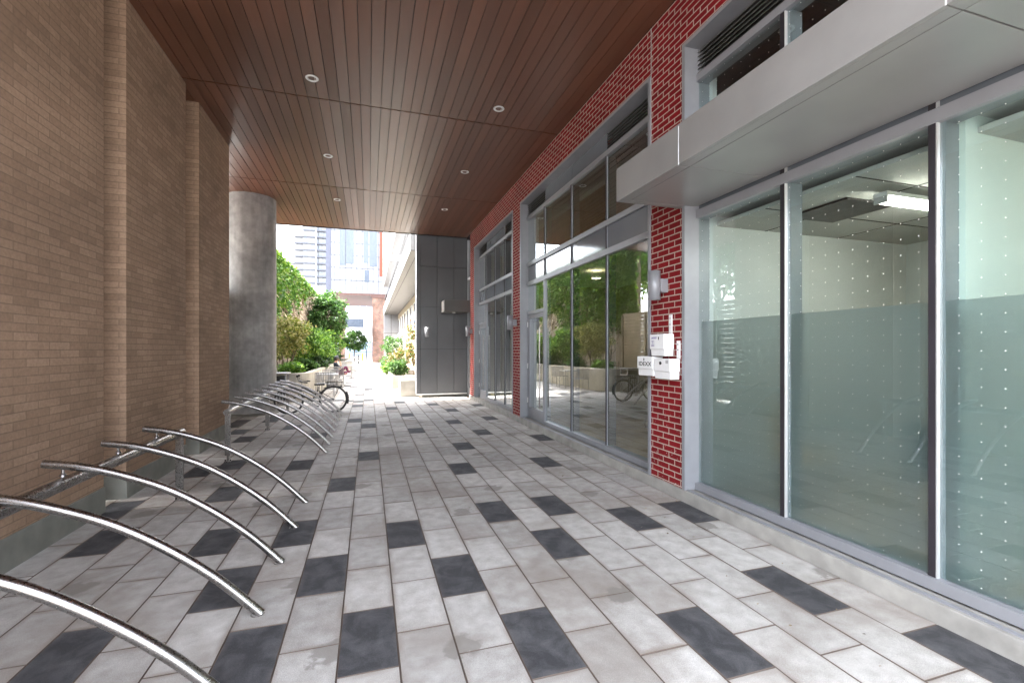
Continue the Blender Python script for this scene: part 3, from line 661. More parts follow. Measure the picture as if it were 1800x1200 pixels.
# ------------------------------------------------------------------ bicycle
def bicycle():
    r = empty('bicycle', (-1.4, 12.66, 0), 'dark city bicycle with a rear basket parked in the far rack', 'bicycle')
    Y = 12.66
    def P(x, z, dy=0): return (x, Y+dy, z)
    for cx in (-.87, -1.91):
        ring = [P(cx+.325*math.cos(t), .335+.325*math.sin(t)) for t in [2*math.pi*i/40 for i in range(40)]]
        rim = [P(cx+.302*math.cos(t), .335+.302*math.sin(t)) for t in [2*math.pi*i/40 for i in range(40)]]
        b = MB(); b.tube([P(cx, .335, -.04), P(cx, .335, .04)], .02, M['dkmetal'], 10)
        for i in range(24):
            t = 2*math.pi*i/24; b.tube([P(cx, .335, .02 if i % 2 else -.02), P(cx+.3*math.cos(t), .335+.3*math.sin(t))], .0016, M['steel'], 4, cap=False)
        wh = wpart(b, 'wheel', r)
        b = MB(); b.tube(ring, .023, M['black'], 8, closed=True); wpart(b, 'tyre', wh)
        b = MB(); b.tube(rim, .010, M['steel'], 6, closed=True); wpart(b, 'rim', wh)
        b = MB(); a0, a1 = ((-20, 160) if cx > -1 else (10, 150))
        pts = [(cx+.362*math.cos(R(a)), .335+.362*math.sin(R(a))) for a in range(a0, a1+1, 10)]
        for (xa, za), (xb, zb) in zip(pts[:-1], pts[1:]): b.bar(P(xa, za), P(xb, zb), .05, .004, M['dkmetal'])
        wpart(b, 'mudguard', r)
    b = MB(); bb = (-1.38, .29); st = (-1.24, .58); hd = (-1.60, .66); hb = (-1.64, .54)
    for a, c, q in ((bb, st, .018), (bb, hb, .021), ((-1.29, .47), hd, .018), (bb, (-.87, .335), .010), (st, (-.87, .335), .009), (hb, hd, .018)): b.tube([P(*a), P(*c)], q, M['dkmetal'], 10)
    b.tube([P(*hb), P(-1.72, .42), P(-1.91, .335)], .011, M['dkmetal'], 8)
    wpart(b, 'frame', r)
    b = MB(); b.tube([P(*st), P(-1.20, .70)], .012, M['steel'], 8); wpart(b, 'seat_post', r)
    b = MB(); b.add([P(-1.33, .735, -.02), P(-1.33, .735, .02), P(-1.15, .74, .075), P(-1.07, .745, .07), P(-1.07, .745, -.07), P(-1.15, .74, -.075), P(-1.32, .70, -.015), P(-1.32, .70, .015), P(-1.15, .70, .05), P(-1.08, .70, .05), P(-1.08, .70, -.05), P(-1.15, .70, -.05)],
        [(0, 1, 2, 5), (2, 3, 4, 5), (0, 6, 7, 1), (1, 7, 8, 2), (2, 8, 9, 3), (3, 9, 10, 4), (4, 10, 11, 5), (5, 11, 6, 0), (6, 11, 8, 7), (8, 11, 10, 9)], M['black']); wpart(b, 'saddle', r, .008)
    b = MB(); b.tube([P(*hd), P(-1.62, .80)], .011, M['steel'], 8)
    b.tube(catmull([P(-1.53, .80, -.27), P(-1.64, .82, -.2), P(-1.68, .83, -.06), P(-1.62, .80), P(-1.68, .83, .06), P(-1.64, .82, .2), P(-1.53, .80, .27)], 5), .011, M['dkmetal'], 8)
    for s_ in (-1, 1): b.tube([P(-1.53, .80, s_*.27), P(-1.45, .79, s_*.275)], .016, M['black'], 8); b.tube([P(-1.68, .83, s_*.1), P(-1.70, .93, s_*.13)], .006, M['dkmetal'], 6); b.lathe([(.0001, .03), (.025, .02), (.03, 0), (.02, -.02), (.0001, -.03)], P(-1.70, .945, s_*.14), M['black'], 10)
    wpart(b, 'handlebar', r)
    b = MB()
    for z, d in ((.66, 0), (.71, .008), (.76, .016), (.785, .02)):
        x0, x1, y0, y1 = -1.02-d, -.66+d, -.13-d, .13+d
        b.tube([P(x0, z, y0), P(x1, z, y0), P(x1, z, y1), P(x0, z, y1)], .006 if z > .77 else .0035, M['dkmetal'], 6, closed=True)
    for i in range(13):
        x = -1.02+.36*i/12
        for yy in (-.13, .13): b.tube([P(x, .66, yy), P(x, .785, yy*1.15)], .0025, M['dkmetal'], 4)
    for i in range(9):
        yy = -.13+.26*i/8
        for x in (-1.02, -.66): b.tube([P(x, .66, yy), P(x, .785, yy)], .0025, M['dkmetal'], 4)
        b.tube([P(-1.02, .66, yy), P(-.66, .66, yy)], .002, M['dkmetal'], 4)
    wpart(b, 'basket', r)
    b = MB()
    for s_ in (-1, 1): b.tube([P(-1.1, .63, s_*.06), P(-.62, .645, s_*.06)], .006, M['dkmetal'], 6); b.tube([P(-.72, .645, s_*.06), P(-.87, .335, s_*.05)], .005, M['dkmetal'], 6)
    wpart(b, 'carrier', r)
    b = MB(); b.tube([P(bb[0]+.09*math.cos(t), bb[1]+.09*math.sin(t), -.05) for t in [2*math.pi*i/24 for i in range(24)]], .005, M['steel'], 6, closed=True)
    for i in range(5): t = 2*math.pi*i/5; b.tube([P(bb[0], bb[1], -.05), P(bb[0]+.09*math.cos(t), bb[1]+.09*math.sin(t), -.05)], .005, M['steel'], 5)
    b.tube([P(bb[0], .38, -.052), P(-.87, .37, -.052)], .004, M['dkmetal'], 5); b.tube([P(bb[0], .2, -.052), P(-.87, .3, -.052)], .004, M['dkmetal'], 5)
    wpart(b, 'chainring', r)
    b = MB(); b.bar(P(*bb, -.06), P(-1.25, .18, -.07), .02, .014, M['steel']); b.bar(P(*bb, .06), P(-1.51, .40, .07), .02, .014, M['steel']); b.box(-1.30, -1.2, Y-.15, Y-.07, .17, .19, M['black']); b.box(-1.56, -1.46, Y+.07, Y+.15, .39, .41, M['black']); wpart(b, 'crank', r)
bicycle()

# ------------------------------------------------------------------ planters, fence, ivy wall
def leaves(name, pts, size, m, parent=None, jitter=.35, droop=.3, seed=1, elong=1.6):
    rs = np.random.RandomState(seed); P = np.asarray(pts, dtype=float); n = len(P)
    nrm = rs.normal(size=(n, 3)); nrm[:, 2] = np.abs(nrm[:, 2])+.4; nrm /= np.linalg.norm(nrm, axis=1)[:, None]
    t = rs.normal(size=(n, 3)); t -= nrm*(t*nrm).sum(1)[:, None]; t /= np.linalg.norm(t, axis=1)[:, None]; t[:, 2] -= droop*.3
    s = np.cross(nrm, t); L = size*(1+jitter*rs.uniform(-1, 1, n))[:, None]; w2 = L/elong/2
    tip = t*L; mid = t*L*.45
    V = np.stack([P, P+mid+s*w2+nrm*w2*.25, P+tip-nrm*L*.12, P+mid-s*w2+nrm*w2*.25], 1).reshape(-1, 3)
    me = bpy.data.meshes.new(name); me.vertices.add(4*n); me.vertices.foreach_set('co', V.ravel())
    me.loops.add(4*n); me.loops.foreach_set('vertex_index', np.arange(4*n)); me.polygons.add(n)
    me.polygons.foreach_set('loop_start', np.arange(0, 4*n, 4)); me.polygons.foreach_set('loop_total', np.full(n, 4))
    me.update(calc_edges=True); me.validate(); me.materials.append(m)
    o = bpy.data.objects.new(name, me); COL.objects.link(o)
    if parent is not None: o.parent = parent
    return o
def crownpts(rs, c, rad, nc, per, cr, hollow=.55):
    """leaf positions: clumps scattered in an ellipsoid"""
    out = []
    for i in range(nc):
        d = rs.normal(size=3); d /= np.linalg.norm(d); q = (rs.uniform(hollow**3, 1))**(1/3); ctr = np.array(c)+d*q*np.array(rad)*rs.uniform(.8, 1.1)
        r_ = cr*rs.uniform(.6, 1.35); e = rs.normal(size=(int(per*rs.uniform(.6, 1.3)), 3))*r_*.5; e[:, 2] *= .65; out.append(ctr+e)
    return np.vstack(out)
def tree(x, y, trunk_h, c, rad, nc, per, cr, lsize, m, label, seed, tr=.08, cat='tree', name='tree', group=None, z0=0, nb=9, stems=1):
    rs = np.random.RandomState(seed); r = empty(name, (x, y, z0), label, cat, group)
    b = MB(); cz = c[2]-z0
    for s_ in range(stems):
        ox, oy = (0, 0) if stems == 1 else (rs.uniform(-.25, .25), rs.uniform(-.25, .25))
        top = Vector((c[0]-x+ox*2.2, c[1]-y+oy*2.2, cz+rad[2]*.55)); base = Vector((ox, oy, -.05))
        pts = [base.lerp(top, t)+Vector((rs.normal()*.04, rs.normal()*.04, 0))*(t > 0) for t in (0, .2, .4, .6, .8, 1)]
        b.tube(pts, [tr, tr*.85, tr*.7, tr*.5, tr*.3, tr*.12], M['bark'], 8)
        for i in range(nb):
            t = rs.uniform(.35, .9); st_ = base.lerp(top, t); d = rs.normal(size=3); d /= np.linalg.norm(d); e = Vector((c[0]-x+d[0]*rad[0]*.85, c[1]-y+d[1]*rad[1]*.85, cz+abs(d[2])*rad[2]*.8-rad[2]*.1))
            mid = st_.lerp(e, .5)+Vector((0, 0, -.06)); b.tube([st_, mid, e], [tr*.35, tr*.22, tr*.07], M['bark'], 5)
    b.build('trunk', r)
    P = crownpts(rs, (c[0]-x, c[1]-y, cz), rad, nc, per, cr); P = P[P[:, 2] > .02]
    leaves('crown', P, lsize, m, r, seed=seed); return r
def rounded_planter(name, poly, h, th, label, cat='planter'):
    r = empty(name, (poly[0][0], poly[0][1], 0), label, cat)
    cx = sum(p[0] for p in poly)/len(poly); cy = sum(p[1] for p in poly)/len(poly)
    inner = [(x+(th if x < cx else -th), y+(th if y < cy else -th)) for x, y in poly]
    n = len(poly); b = MB(); vs = [(x, y, -.01) for x, y in poly]+[(x, y, h) for x, y in poly]+[(x, y, h) for x, y in inner]+[(x, y, h-.12) for x, y in inner]
    fs = []
    for k in range(3):
        for i in range(n): j = (i+1) % n; fs.append((k*n+i, k*n+j, (k+1)*n+j, (k+1)*n+i))
    b.add(vs, fs, M['conc']); wpart(b, 'wall', r)
    b = MB(); b.add([(x, y, h-.1) for x, y in inner], [tuple(range(n))], M['soil']); wpart(b, 'soil', r)
    return r
cr_ = [(-1.8-.7+.7*math.cos(R(a)), 15.5+.7+.7*math.sin(R(a))) for a in range(-90, 1, 15)]
rounded_planter('planter', [(-3.5, 15.5)]+cr_+[(-1.75, 31.5), (-3.5, 31.5)], .87, .18, 'long curved concrete planter along the left behind the column')
rounded_planter('planter', [(-4.4, 34), (-1.45, 34), (-1.45, 46), (-4.4, 46)], .82, .18, 'farther low concrete planter with the big tree on the left')

iw = empty('ivy_wall', (-4.65, 40, 0), 'tall wall overgrown with bright ivy and dry vines on the left', 'wall')
box1('wall', iw, (-4.8, -4.5, 17.7, 66, 0, 6.4), M['vinewall'])
rs = np.random.RandomState(5)
def ivylow(y): return np.where(y < 24, 2.4, 3.1+(y-24)*.20)
n = 26000; yy = 17.5+rs.uniform(0, 1, n)**1.35*30; zz = rs.uniform(2.2, 6.75, n)
lim = ivylow(yy)+.5*np.sin(yy*1.7)+rs.normal(size=n)*.25; k = zz > lim
bul = .12+.16*(np.sin(yy*2.1+zz*1.3)*np.sin(zz*2.3-yy*.7)*.5+.5); xx = -4.5+bul*rs.uniform(.2, 1.0, n); ztop = 6.45+.18*np.sin(yy*2.7)+.1*np.sin(yy*6.1)
k &= zz < ztop
P = np.stack([xx, yy, zz], 1)[k]; n2 = 5000; y2 = rs.uniform(17.5, 50, n2); P = np.vstack([P, np.stack([rs.uniform(-4.95, -4.35, n2), y2, 6.4+rs.uniform(0, .25, n2)], 1)])
P -= np.array([-4.65, 40, 0]); leaves('ivy', P, .17, M['ivy'], iw, seed=9, elong=1.15)
n = 5000; y3 = rs.uniform(18, 62, n); z3 = rs.uniform(.8, 6.3, n); P = np.stack([-4.5+rs.uniform(0, .08, n), y3, z3], 1)-np.array([-4.65, 40, 0]); leaves('dry_vines', P, .28, M['vine'], iw, seed=10, elong=5, droop=3)

fn = empty('wooden_fence', (-3.66, 14, 0), 'horizontal board wooden fence left of the passage behind the column', 'fence')
b = MB(); q = 0; z = .08
while z < 3.0: b.box(-3.68, -3.655, 9.85, 17.3, z, z+.135, M['fencew']); z += .145
wpart(b, 'board', fn, .003)
for y in (9.9, 11.8, 13.7, 15.6, 17.3): box1('post', fn, (-3.655, -3.60, y-.05, y+.05, 0, 3.06), M['fencew'], .004)

# shrubs on the left planter
shr = 'shrubs in the left concrete planter'
tree(-2.9, 18.6, 1, (-2.9, 18.6, 2.15), (.85, 1.0, .78), 95, 42, .22, .11, M['yleaf'], 'yellowish multi-stemmed shrub nearest the column in the left planter', 21, .022, 'shrub', 'shrub', shr, .77, 5, 5)
tree(-2.75, 21.3, 1, (-2.75, 21.3, 1.85), (.85, 1.1, .85), 110, 55, .22, .11, M['lleaf'], 'bright lime green shrub just beyond the yellowish one', 22, .02, 'shrub', 'shrub', shr, .77, 5, 4)
tree(-2.6, 24.2, 1, (-2.55, 24.2, 1.75), (.85, 1.5, .85), 120, 50, .24, .12, M['lleaf'], 'bright lime green shrub above the seated person', 23, .02, 'shrub', 'shrub', shr, .77, 5, 4)
tree(-2.6, 27.5, 1, (-2.6, 27.5, 1.85), (.85, 1.5, .9), 110, 45, .26, .13, M['lleaf'], 'bright lime green shrub farthest along the first left planter', 24, .02, 'shrub', 'shrub', shr, .77, 5, 4)
for i, (x, y, m, s_, lb) in enumerate([(-2.5, 17.0, 'lleaf', .34, 'low leafy green plant at the near end of the left planter'), (-2.35, 19.2, 'gleaf', .36, 'low green plant below the yellowish shrub'), (-2.15, 21.2, 'dleaf', .42, 'dark green bushy plant at the planter edge behind the bicycle'),
        (-2.2, 23.3, 'dleaf', .45, 'dark round plant just behind the seated person'), (-2.1, 26.5, 'gleaf', .4, 'low green plant beyond the seated person'), (-2.6, 37, 'dleaf', .8, 'dark clipped shrub under the big tree')]):
    tree(x, y, .3, (x, y, .77+s_*.6), (s_, s_*1.5, s_*.65), 40, 45, .14, .09, M[m], lb, 40+i, .01, 'plant', 'plant', 'low plants in the left planters', .75, 4, 3)
tree(-3.0, 38.5, 2, (-3.0, 38.5, 4.3), (1.45, 1.5, 1.75), 190, 42, .34, .20, M['gleaf'], 'large green leafy tree in the far left planter', 31, .09)
tree(-3.2, 43, 2, (-2.9, 43, 2.2), (.8, 1.2, 1.5), 70, 45, .3, .18, M['lleaf'], 'narrow bright green shrub beyond the large left tree', 32, .04, 'shrub', 'shrub')
tree(-1.85, 66, 1, (-1.85, 66, 2.9), (1.75, 1.5, 1.35), 120, 30, .4, .26, M['gleaf'], 'small rounded tree far down the path near the gate', 33, .09)
tree(-6.6, 15.0, 3, (-6.6, 15.0, 6.3), (2.4, 2.6, 2.2), 220, 40, .55, .24, M['gleaf'], 'tall tree behind the wooden fence near the column', 34, .16, group='trees behind the fence', nb=12)
tree(-8.5, 20.5, 3, (-8.3, 20.5, 6.8), (2.4, 2.6, 2.4), 220, 40, .6, .26, M['lleaf'], 'taller pale green tree behind the ivy wall', 35, .18, group='trees behind the fence', nb=12)
tree(-7.6, 10.0, 3, (-7.6, 10.0, 6.2), (2.2, 2.4, 2.2), 160, 40, .55, .24, M['gleaf'], 'tree behind the fence beside the tan brick block', 36, .16, group='trees behind the fence', nb=12)

# right planters beyond the panel wall
def boxplanter(x0, x1, y0, y1, h, label):
    r = empty('planter', (x0, y0, 0), label, 'planter'); b = MB(); t = .1
    b.box(x0, x1, y0, y0+t, -.01, h, M['conc']); b.box(x0, x1, y1-t, y1, -.01, h, M['conc']); b.box(x0, x0+t, y0+t, y1-t, -.01, h, M['conc']); b.box(x1-t, x1, y0+t, y1-t, -.01, h, M['conc']); wpart(b, 'wall', r, .008)
    box1('soil', r, (x0+t, x1-t, y0+t, y1-t, 0, h-.08), M['soil'])
boxplanter(1.03, 1.62, 16.0, 17.0, .57, 'small low concrete planter at the corner of the charcoal wall')
boxplanter(.93, 2.5, 19.6, 28, .53, 'long concrete planter on the right of the bright path')
sr = 'plants in the right planter'
for i, (x, y, c, rad, m, lb, nm) in enumerate([
    (1.25, 20.3, .85, (.38, .6, .32), 'gleaf', 'low green plant at the near end of the right planter', 'plant'),
    (1.95, 20.0, 1.75, (.42, .5, 1.05), 'rleaf', 'red tinged climbing shrub beside the charcoal wall', 'shrub'),
    (1.5, 22.8, 1.15, (.5, .7, .5), 'rleaf', 'pale blossoming shrub in the right planter', 'shrub'),
    (1.3, 25.5, 1.85, (.75, 1.2, .6), 'gleaf', 'small round-headed green tree on the right of the path', 'tree'),
    (1.15, 30.5, .85, (.5, .9, .55), 'gleaf', 'green shrub at the far end of the right planter', 'shrub'),
    (1.0, 24.0, .65, (.3, .6, .25), 'lleaf', 'green plant spilling over the right planter edge', 'plant')]):
    tree(x, y, 1, (x, y, c), rad, 70, 32, .17, .09, M[m], lb, 60+i, .02, nm, nm, sr, .42, 5, 3)

# ------------------------------------------------------------------ street furniture on the left of the path
def slat_chair(x, y, rz, label):
    r = empty('slat_chair', (x, y, 0), label, 'chair', 'slatted metal chairs along the left planter', rz)
    b = MB()
    for i in range(11): b.bar((-.26+.052*i, -.22, .44), (-.26+.052*i, .24, .45), .03, .012, M['galv'])
    b.tube([(-.28, -.23, .44), (.28, -.23, .44), (.28, .25, .45), (-.28, .25, .45)], .014, M['galv'], 8, closed=True); b.build('seat', r)
    b = MB()
    for i in range(10): b.bar((-.24+.053*i, -.23, .46), (-.24+.053*i, -.29, .83), .028, .01, M['galv'])
    b.tube([(-.29, -.23, .44), (-.29, -.295, .84), (.29, -.295, .84), (.29, -.23, .44)], .015, M['galv'], 8); b.build('backrest', r)
    for sx in (-1, 1):
        for sy in (-.22, .24): b = MB(); b.tube([(sx*.27, sy, .44), (sx*.28, sy*1.1, 0)], .014, M['galv'], 8); b.build('leg', r)
    for sx in (-1, 1): b = MB(); b.tube([(sx*.29, -.26, .64), (sx*.30, .2, .65), (sx*.28, .24, .45)], .013, M['galv'], 8); b.build('armrest', r)
def table(x, y, label):
    r = empty('metal_table', (x, y, 0), label, 'table', 'small metal tables along the left planter')
    b = MB(); b.box(-.35, .35, -.35, .35, .71, .735, M['galv']); b.build('tabletop', r, .006)
    for sx in (-1, 1):
        for sy in (-1, 1): b = MB(); b.tube([(sx*.31, sy*.31, .71), (sx*.31, sy*.31, 0)], .018, M['galv'], 8); b.build('leg', r)
slat_chair(-1.42, 16.9, 0, 'slatted chair with its back to the camera, nearest, behind the bicycle')
table(-1.42, 17.9, 'square metal table just beyond the nearest slatted chair')
slat_chair(-1.42, 18.9, math.pi, 'slatted chair facing the camera on the far side of the nearest table')
slat_chair(-1.38, 22.4, 0, 'slatted chair under the seated person')
table(-1.25, 27.6, 'square metal table beyond the seated person')
slat_chair(-1.3, 31.5, math.pi, 'slatted chair at the far end of the left planter')
table(-1.25, 36.0, 'farthest square metal table beside the second left planter')
r = empty('litter_bin', (-2.55, 14.98, 0), 'slatted metal litter bin with flat lid, behind the column', 'bin')
b = MB()
for i in range(7):
    for s_ in (-.24, .24): b.box(-2.80+i*.078, -2.765+i*.078, 14.98+s_-.006, 14.98+s_+.006, .05, .66, M['galv']); b.box(-2.55+s_*1.04-.006, -2.55+s_*1.04+.006, 14.735+i*.078, 14.77+i*.078, .05, .66, M['galv'])
b.box(-2.81, -2.29, 14.73, 15.23, .02, .05, M['galv']); b.box(-2.81, -2.29, 14.73, 15.23, .66, .70, M['galv']); wpart(b, 'slat_panel', r)
for sx in (-2.80, -2.33):
    for sy in (14.73, 15.20): box1('post', r, (sx, sx+.035, sy, sy+.035, 0, .90), M['galv'])
box1('lid', r, (-2.85, -2.25, 14.69, 15.27, .90, .935), M['galv'], .008)
box1('liner', r, (-2.76, -2.34, 14.78, 15.18, .05, .84), M['dkmetal'])

# ------------------------------------------------------------------ seated person (one skinned body)
def skin(name, nodes, edges, matfun, loc, rz, parent=None, mats=()):
    me = bpy.data.meshes.new(name); me.from_pydata([n_[0] for n_ in nodes], edges, []); o = bpy.data.objects.new(name, me); COL.objects.link(o)
    o.modifiers.new('skin', 'SKIN'); sv = me.skin_vertices[0].data
    for i, n_ in enumerate(nodes): sv[i].radius = (n_[1], n_[2] if len(n_) > 2 else n_[1]); sv[i].use_root = (i == 0)
    s_ = o.modifiers.new('sub', 'SUBSURF'); s_.levels = 2; s_.render_levels = 2
    dg = bpy.context.evaluated_depsgraph_get(); m2 = bpy.data.meshes.new_from_object(o.evaluated_get(dg)); bpy.data.objects.remove(o)
    m2.materials.clear()
    for m in mats: m2.materials.append(m)
    for p in m2.polygons: p.material_index = matfun(p.center); p.use_smooth = True
    o = bpy.data.objects.new(name, m2); COL.objects.link(o); o.location = loc; o.rotation_euler.z = rz
    if parent is not None: o.parent = parent
    return o
# local frame: facing +Y, seat height .46
nd = [((0, 0, .56), .13, .12), ((0, -.03, .70), .125, .11), ((0, -.07, .86), .14, .10), ((0, -.08, .98), .12, .085), ((0, -.05, 1.06), .05), ((0, -.02, 1.13), .075, .085), ((0, -.01, 1.22), .085, .095), ((0, -.02, 1.29), .06, .07),
      ((-.10, .06, .54), .09), ((-.17, .47, .55), .085), ((-.08, .40, .50), .065), ((.04, .30, .50), .05), ((.10, .33, .50), .04), ((.16, .38, .50), .03),
      ((.10, .06, .55), .09), ((.12, .38, .84), .072), ((.10, .44, .66), .055), ((.05, .50, .58), .045), ((-.02, .56, .60), .04), ((-.09, .60, .62), .03),
      ((-.19, -.06, .96), .055), ((-.25, .02, .74), .045), ((-.16, .24, .68), .036), ((-.10, .31, .67), .028), ((-.07, .36, .67), .02),
      ((.19, -.06, .96), .055), ((.24, .12, .78), .045), ((.12, .14, .98), .036), ((.07, .11, 1.08), .028), ((.05, .09, 1.14), .02)]
ed = [(0, 1), (1, 2), (2, 3), (3, 4), (4, 5), (5, 6), (6, 7), (0, 8), (8, 9), (9, 10), (10, 11), (11, 12), (12, 13), (0, 14), (14, 15), (15, 16), (16, 17), (17, 18), (18, 19), (3, 20), (20, 21), (21, 22), (22, 23), (23, 24), (3, 25), (25, 26), (26, 27), (27, 28), (28, 29)]
def pm(c):
    if c.z > 1.04: return 0
    if c.y > .10 and c.z > .62 and (c.x < -.06 and c.z < .75): return 0
    if c.y > .05 and c.z > .80 and c.x < .22 and c.y < .2: return 0
    if c.z > .64 and c.y < .14: return 1
    if c.y > .3 and c.x > .09 and c.z < .56: return 0
    return 2
ps = skin('person', nd, ed, pm, (-1.38, 22.42, 0), R(-78), mats=(M['skin'], M['navy'], M['pink']))
tag(ps, 'person in grey cap, navy top and plum trousers seated with one knee raised', 'person')
b = MB(); b.lathe([(.10, 1.225), (.105, 1.26), (.09, 1.31), (.05, 1.345), (.0001, 1.355)], (0, -.015, 0), M['cap'], 20)
b.add([(-.08, .06, 1.245), (.08, .06, 1.245), (.06, .16, 1.235), (-.06, .16, 1.235), (-.08, .06, 1.235), (.08, .06, 1.235), (.06, .16, 1.225), (-.06, .16, 1.225)], [(0, 1, 2, 3), (7, 6, 5, 4), (0, 4, 5, 1), (1, 5, 6, 2), (2, 6, 7, 3), (3, 7, 4, 0)], M['cap']); b.build('cap', ps)
b = MB(); b.lathe([(.088, 1.13), (.098, 1.18), (.10, 1.228)], (0, -.035, 0), M['hair'], 18); b.build('hair', ps)
b = MB(); b.lathe([(.0001, -.012), (.016, -.008), (.012, .012), (.0001, .02)], (0, .085, 1.175), M['skin'], 10)
for sx in (-1, 1): b.lathe([(.0001, -.009), (.010, 0), (.0001, .009)], (sx*.032, .072, 1.205), M['ink'], 8); b.lathe([(.0001, -.03), (.014, 0), (.0001, .03)], (sx*.088, -.01, 1.19), M['skin'], 8)
b.box(-.022, .022, .068, .078, 1.135, 1.142, M['pink']); b.build('face', ps)

# ------------------------------------------------------------------ right residence beyond the passage
rb = empty('apartment_building', (3, 30, 0), 'white apartment building with overhang along the right of the sunlit path', 'building')
box1('wall', rb, (2.72, 9, 16.0, 46, 0, 5.0), plain('cream_wall', (.62, .54, .42), .8, var=.06))
box1('overhang', rb, (1.36, 9, 16.0, 46, 5.02, 5.62), M['wpanel'])
box1('overhang_soffit', rb, (1.38, 2.72, 16.0, 46, 5.0, 5.018), M['louvre'])
box1('soffit_seam', rb, (1.62, 1.64, 16.0, 46, 4.994, 5.0), M['seam'])
box1('end_wall', rb, (1.4, 2.72, 45.6, 46, 0, 5.0), M['alu'])
b = MB()
for z in (1.6, 3.2): b.box(1.4, 2.72, 45.59, 45.6, z, z+.03, M['seam'])
b.box(2.05, 2.08, 45.59, 45.6, 0, 5, M['seam']); wpart(b, 'panel_joint', rb)
box1('upper_wall', rb, (3.4, 9, 16.0, 46, 5.62, 17), M['wpanel'])
b = MB()
for i in range(40): y = 16+i*.75; b.box(1.49, 1.505, y, y+.02, 5.62, 6.55, M['dkmetal'])
b.box(1.47, 1.52, 16.0, 46, 6.55, 6.575, M['dkmetal']); wpart(b, 'railing', rb)
for (y0, y1) in ((16.5, 30), (32.2, 45.6)):
    bb_ = box1('bay', rb, (1.32, 4, y0, y1, 7.66, 17), M['wpanel']); box1('bay_soffit', bb_, (1.34, 4, y0+.03, y1-.03, 7.63, 7.657), M['louvre'])
for i in range(11):
    y = 17.3+i*2.6
    w_ = box1('window', rb, (2.66, 2.72, y, y+1.25, 2.2, 4.5), M['white']); box1('pane', w_, (2.65, 2.66, y+.1, y+.58, 2.3, 4.4), M['dkglass']); box1('pane', w_, (2.65, 2.66, y+.66, y+1.15, 2.3, 4.4), M['dkglass'])
    w_ = box1('window', rb, (3.32, 3.4, y, y+1.6, 5.8, 7.3), M['white']); box1('pane', w_, (3.31, 3.32, y+.1, y+1.5, 5.9, 7.2), M['blueglass'])
for i in range(6):
    y = 21.5+i*3.9; r = empty('pergola', (2.1, y, 0), 'white flat entrance pergola %s from the charcoal wall' % ['first', 'second', 'third', 'fourth', 'fifth', 'sixth'][i], 'pergola', 'white pergolas over the right doors')
    b = MB()
    for k in range(6): b.box(1.55, 2.65, y+k*.22, y+k*.22+.08, 2.42, 2.5, M['white'])
    b.box(1.58, 1.64, y-.05, y+1.25, 2.34, 2.42, M['white']); wpart(b, 'roof', r)
    for yy in (y, y+1.15): box1('post', r, (1.58, 1.64, yy, yy+.06, 0, 2.34), M['white'])

# ------------------------------------------------------------------ bridge building far down the path
ab = empty('bridge_building', (0, 61, 0), 'white paneled building on brick piers bridging the far end of the path', 'building')
box1('upper_block', ab, (-4.45, 16, 61, 76, 8.75, 34), plain('light_grey_panel', (.19, .195, .205), .3, var=.08, scale=.4))
box1('soffit', ab, (-4.4, 16, 61.02, 76, 8.5, 8.745), M['soffitbr'])
box1('corner_strip', ab, (-5.05, -4.46, 60.9, 76, 8.7, 34), plain('slate_strip', (.06, .065, .09), .6))
b = MB()
for k in range(24): x = -4.1+k*.66; b.box(x, x+.05, 60.97, 61, 8.8, 34, M['slab'])
for k in range(12): z = 10.3+k*1.55; b.box(-4.45, 12, 60.965, 61, z, z+.07, M['slab'])
wpart(b, 'panel_joint', ab)
for k, (x, z, w2, h2) in enumerate([(-3.4, 12.2, .6, 4.6), (-2.7, 12.4, .9, 4.2), (-.6, 12.6, .55, 4.0), (.1, 12.2, .9, 4.8), (-4.3, 16.8, .9, 3.4), (-3.2, 17.0, .55, 3.6), (-2.4, 17, .9, 4.4), (-.6, 16.8, .5, 4), (.1, 16.8, .9, 4.6), (-.5, 10.2, .55, 1.5), (-4.3, 21, 4, .3)]):
    box1('window', ab, (x, x+w2, 60.955, 60.985, z, z+h2), plain('pale_window', (.07, .085, .11), .15, spec=.5) if k == 0 else bpy.data.materials['pale_window'])
box1('orange_stripe', ab, (1.35, 1.75, 60.9, 61, 11, 30), M['orange'])
box1('brick_pier', ab, (.45, 6, 61, 63.5, 0, 8.4), M['oldbrick'])
box1('pier_cap', ab, (.3, 6, 60.9, 63.6, 8.25, 8.5), M['soffitbr'])
box1('brick_pier', ab, (-4.3, -3.5, 74.5, 76, 0, 8.5), M['oldbrick'])
b = MB(); b.box(.30, .40, 60.5, 61.0, 3.4, 4.7, M['dkmetal']); tag(b.build('banner'), 'dark hanging banner on the brick pier edge far away', 'banner')
wb = empty('office_block', (0, 100, 0), 'pale office block seen through the far archway', 'building')
box1('wall', wb, (-22, 25, 100, 118, 0, 14.5), M['wpanel'])
box1('strip_window', wb, (-7, 3, 99.9, 100, 9.4, 11.0), M['blueglass']); b = MB()
for k in range(8): b.box(-7+k*1.3, -6.85+k*1.3, 99.85, 99.9, 9.4, 11.0, M['white'])
wpart(b, 'window_bar', wb)
for x, z in ((1.2, 6.3), (1.2, 3.9), (-6.5, 6.3)): box1('window', wb, (x, x+1.4, 99.9, 100, z, z+1.7), M['dkglass'])
box1('strip_window', wb, (-4.6, -1.0, 99.9, 100, 6.3, 8.0), bpy.data.materials['pale_window'])
box1('shopfront', wb, (-7, 3.5, 99.9, 100, .4, 3.2), M['blueglass'])
hb_ = empty('white_house', (-12, 80, 0), 'white rendered building behind the ivy wall end', 'building')
box1('wall', hb_, (-14, -5.2, 82, 92, 0, 9.5), M['wpanel']); box1('roof', hb_, (-14.2, -5.0, 81.8, 92.2, 9.5, 9.8), M['conc'])
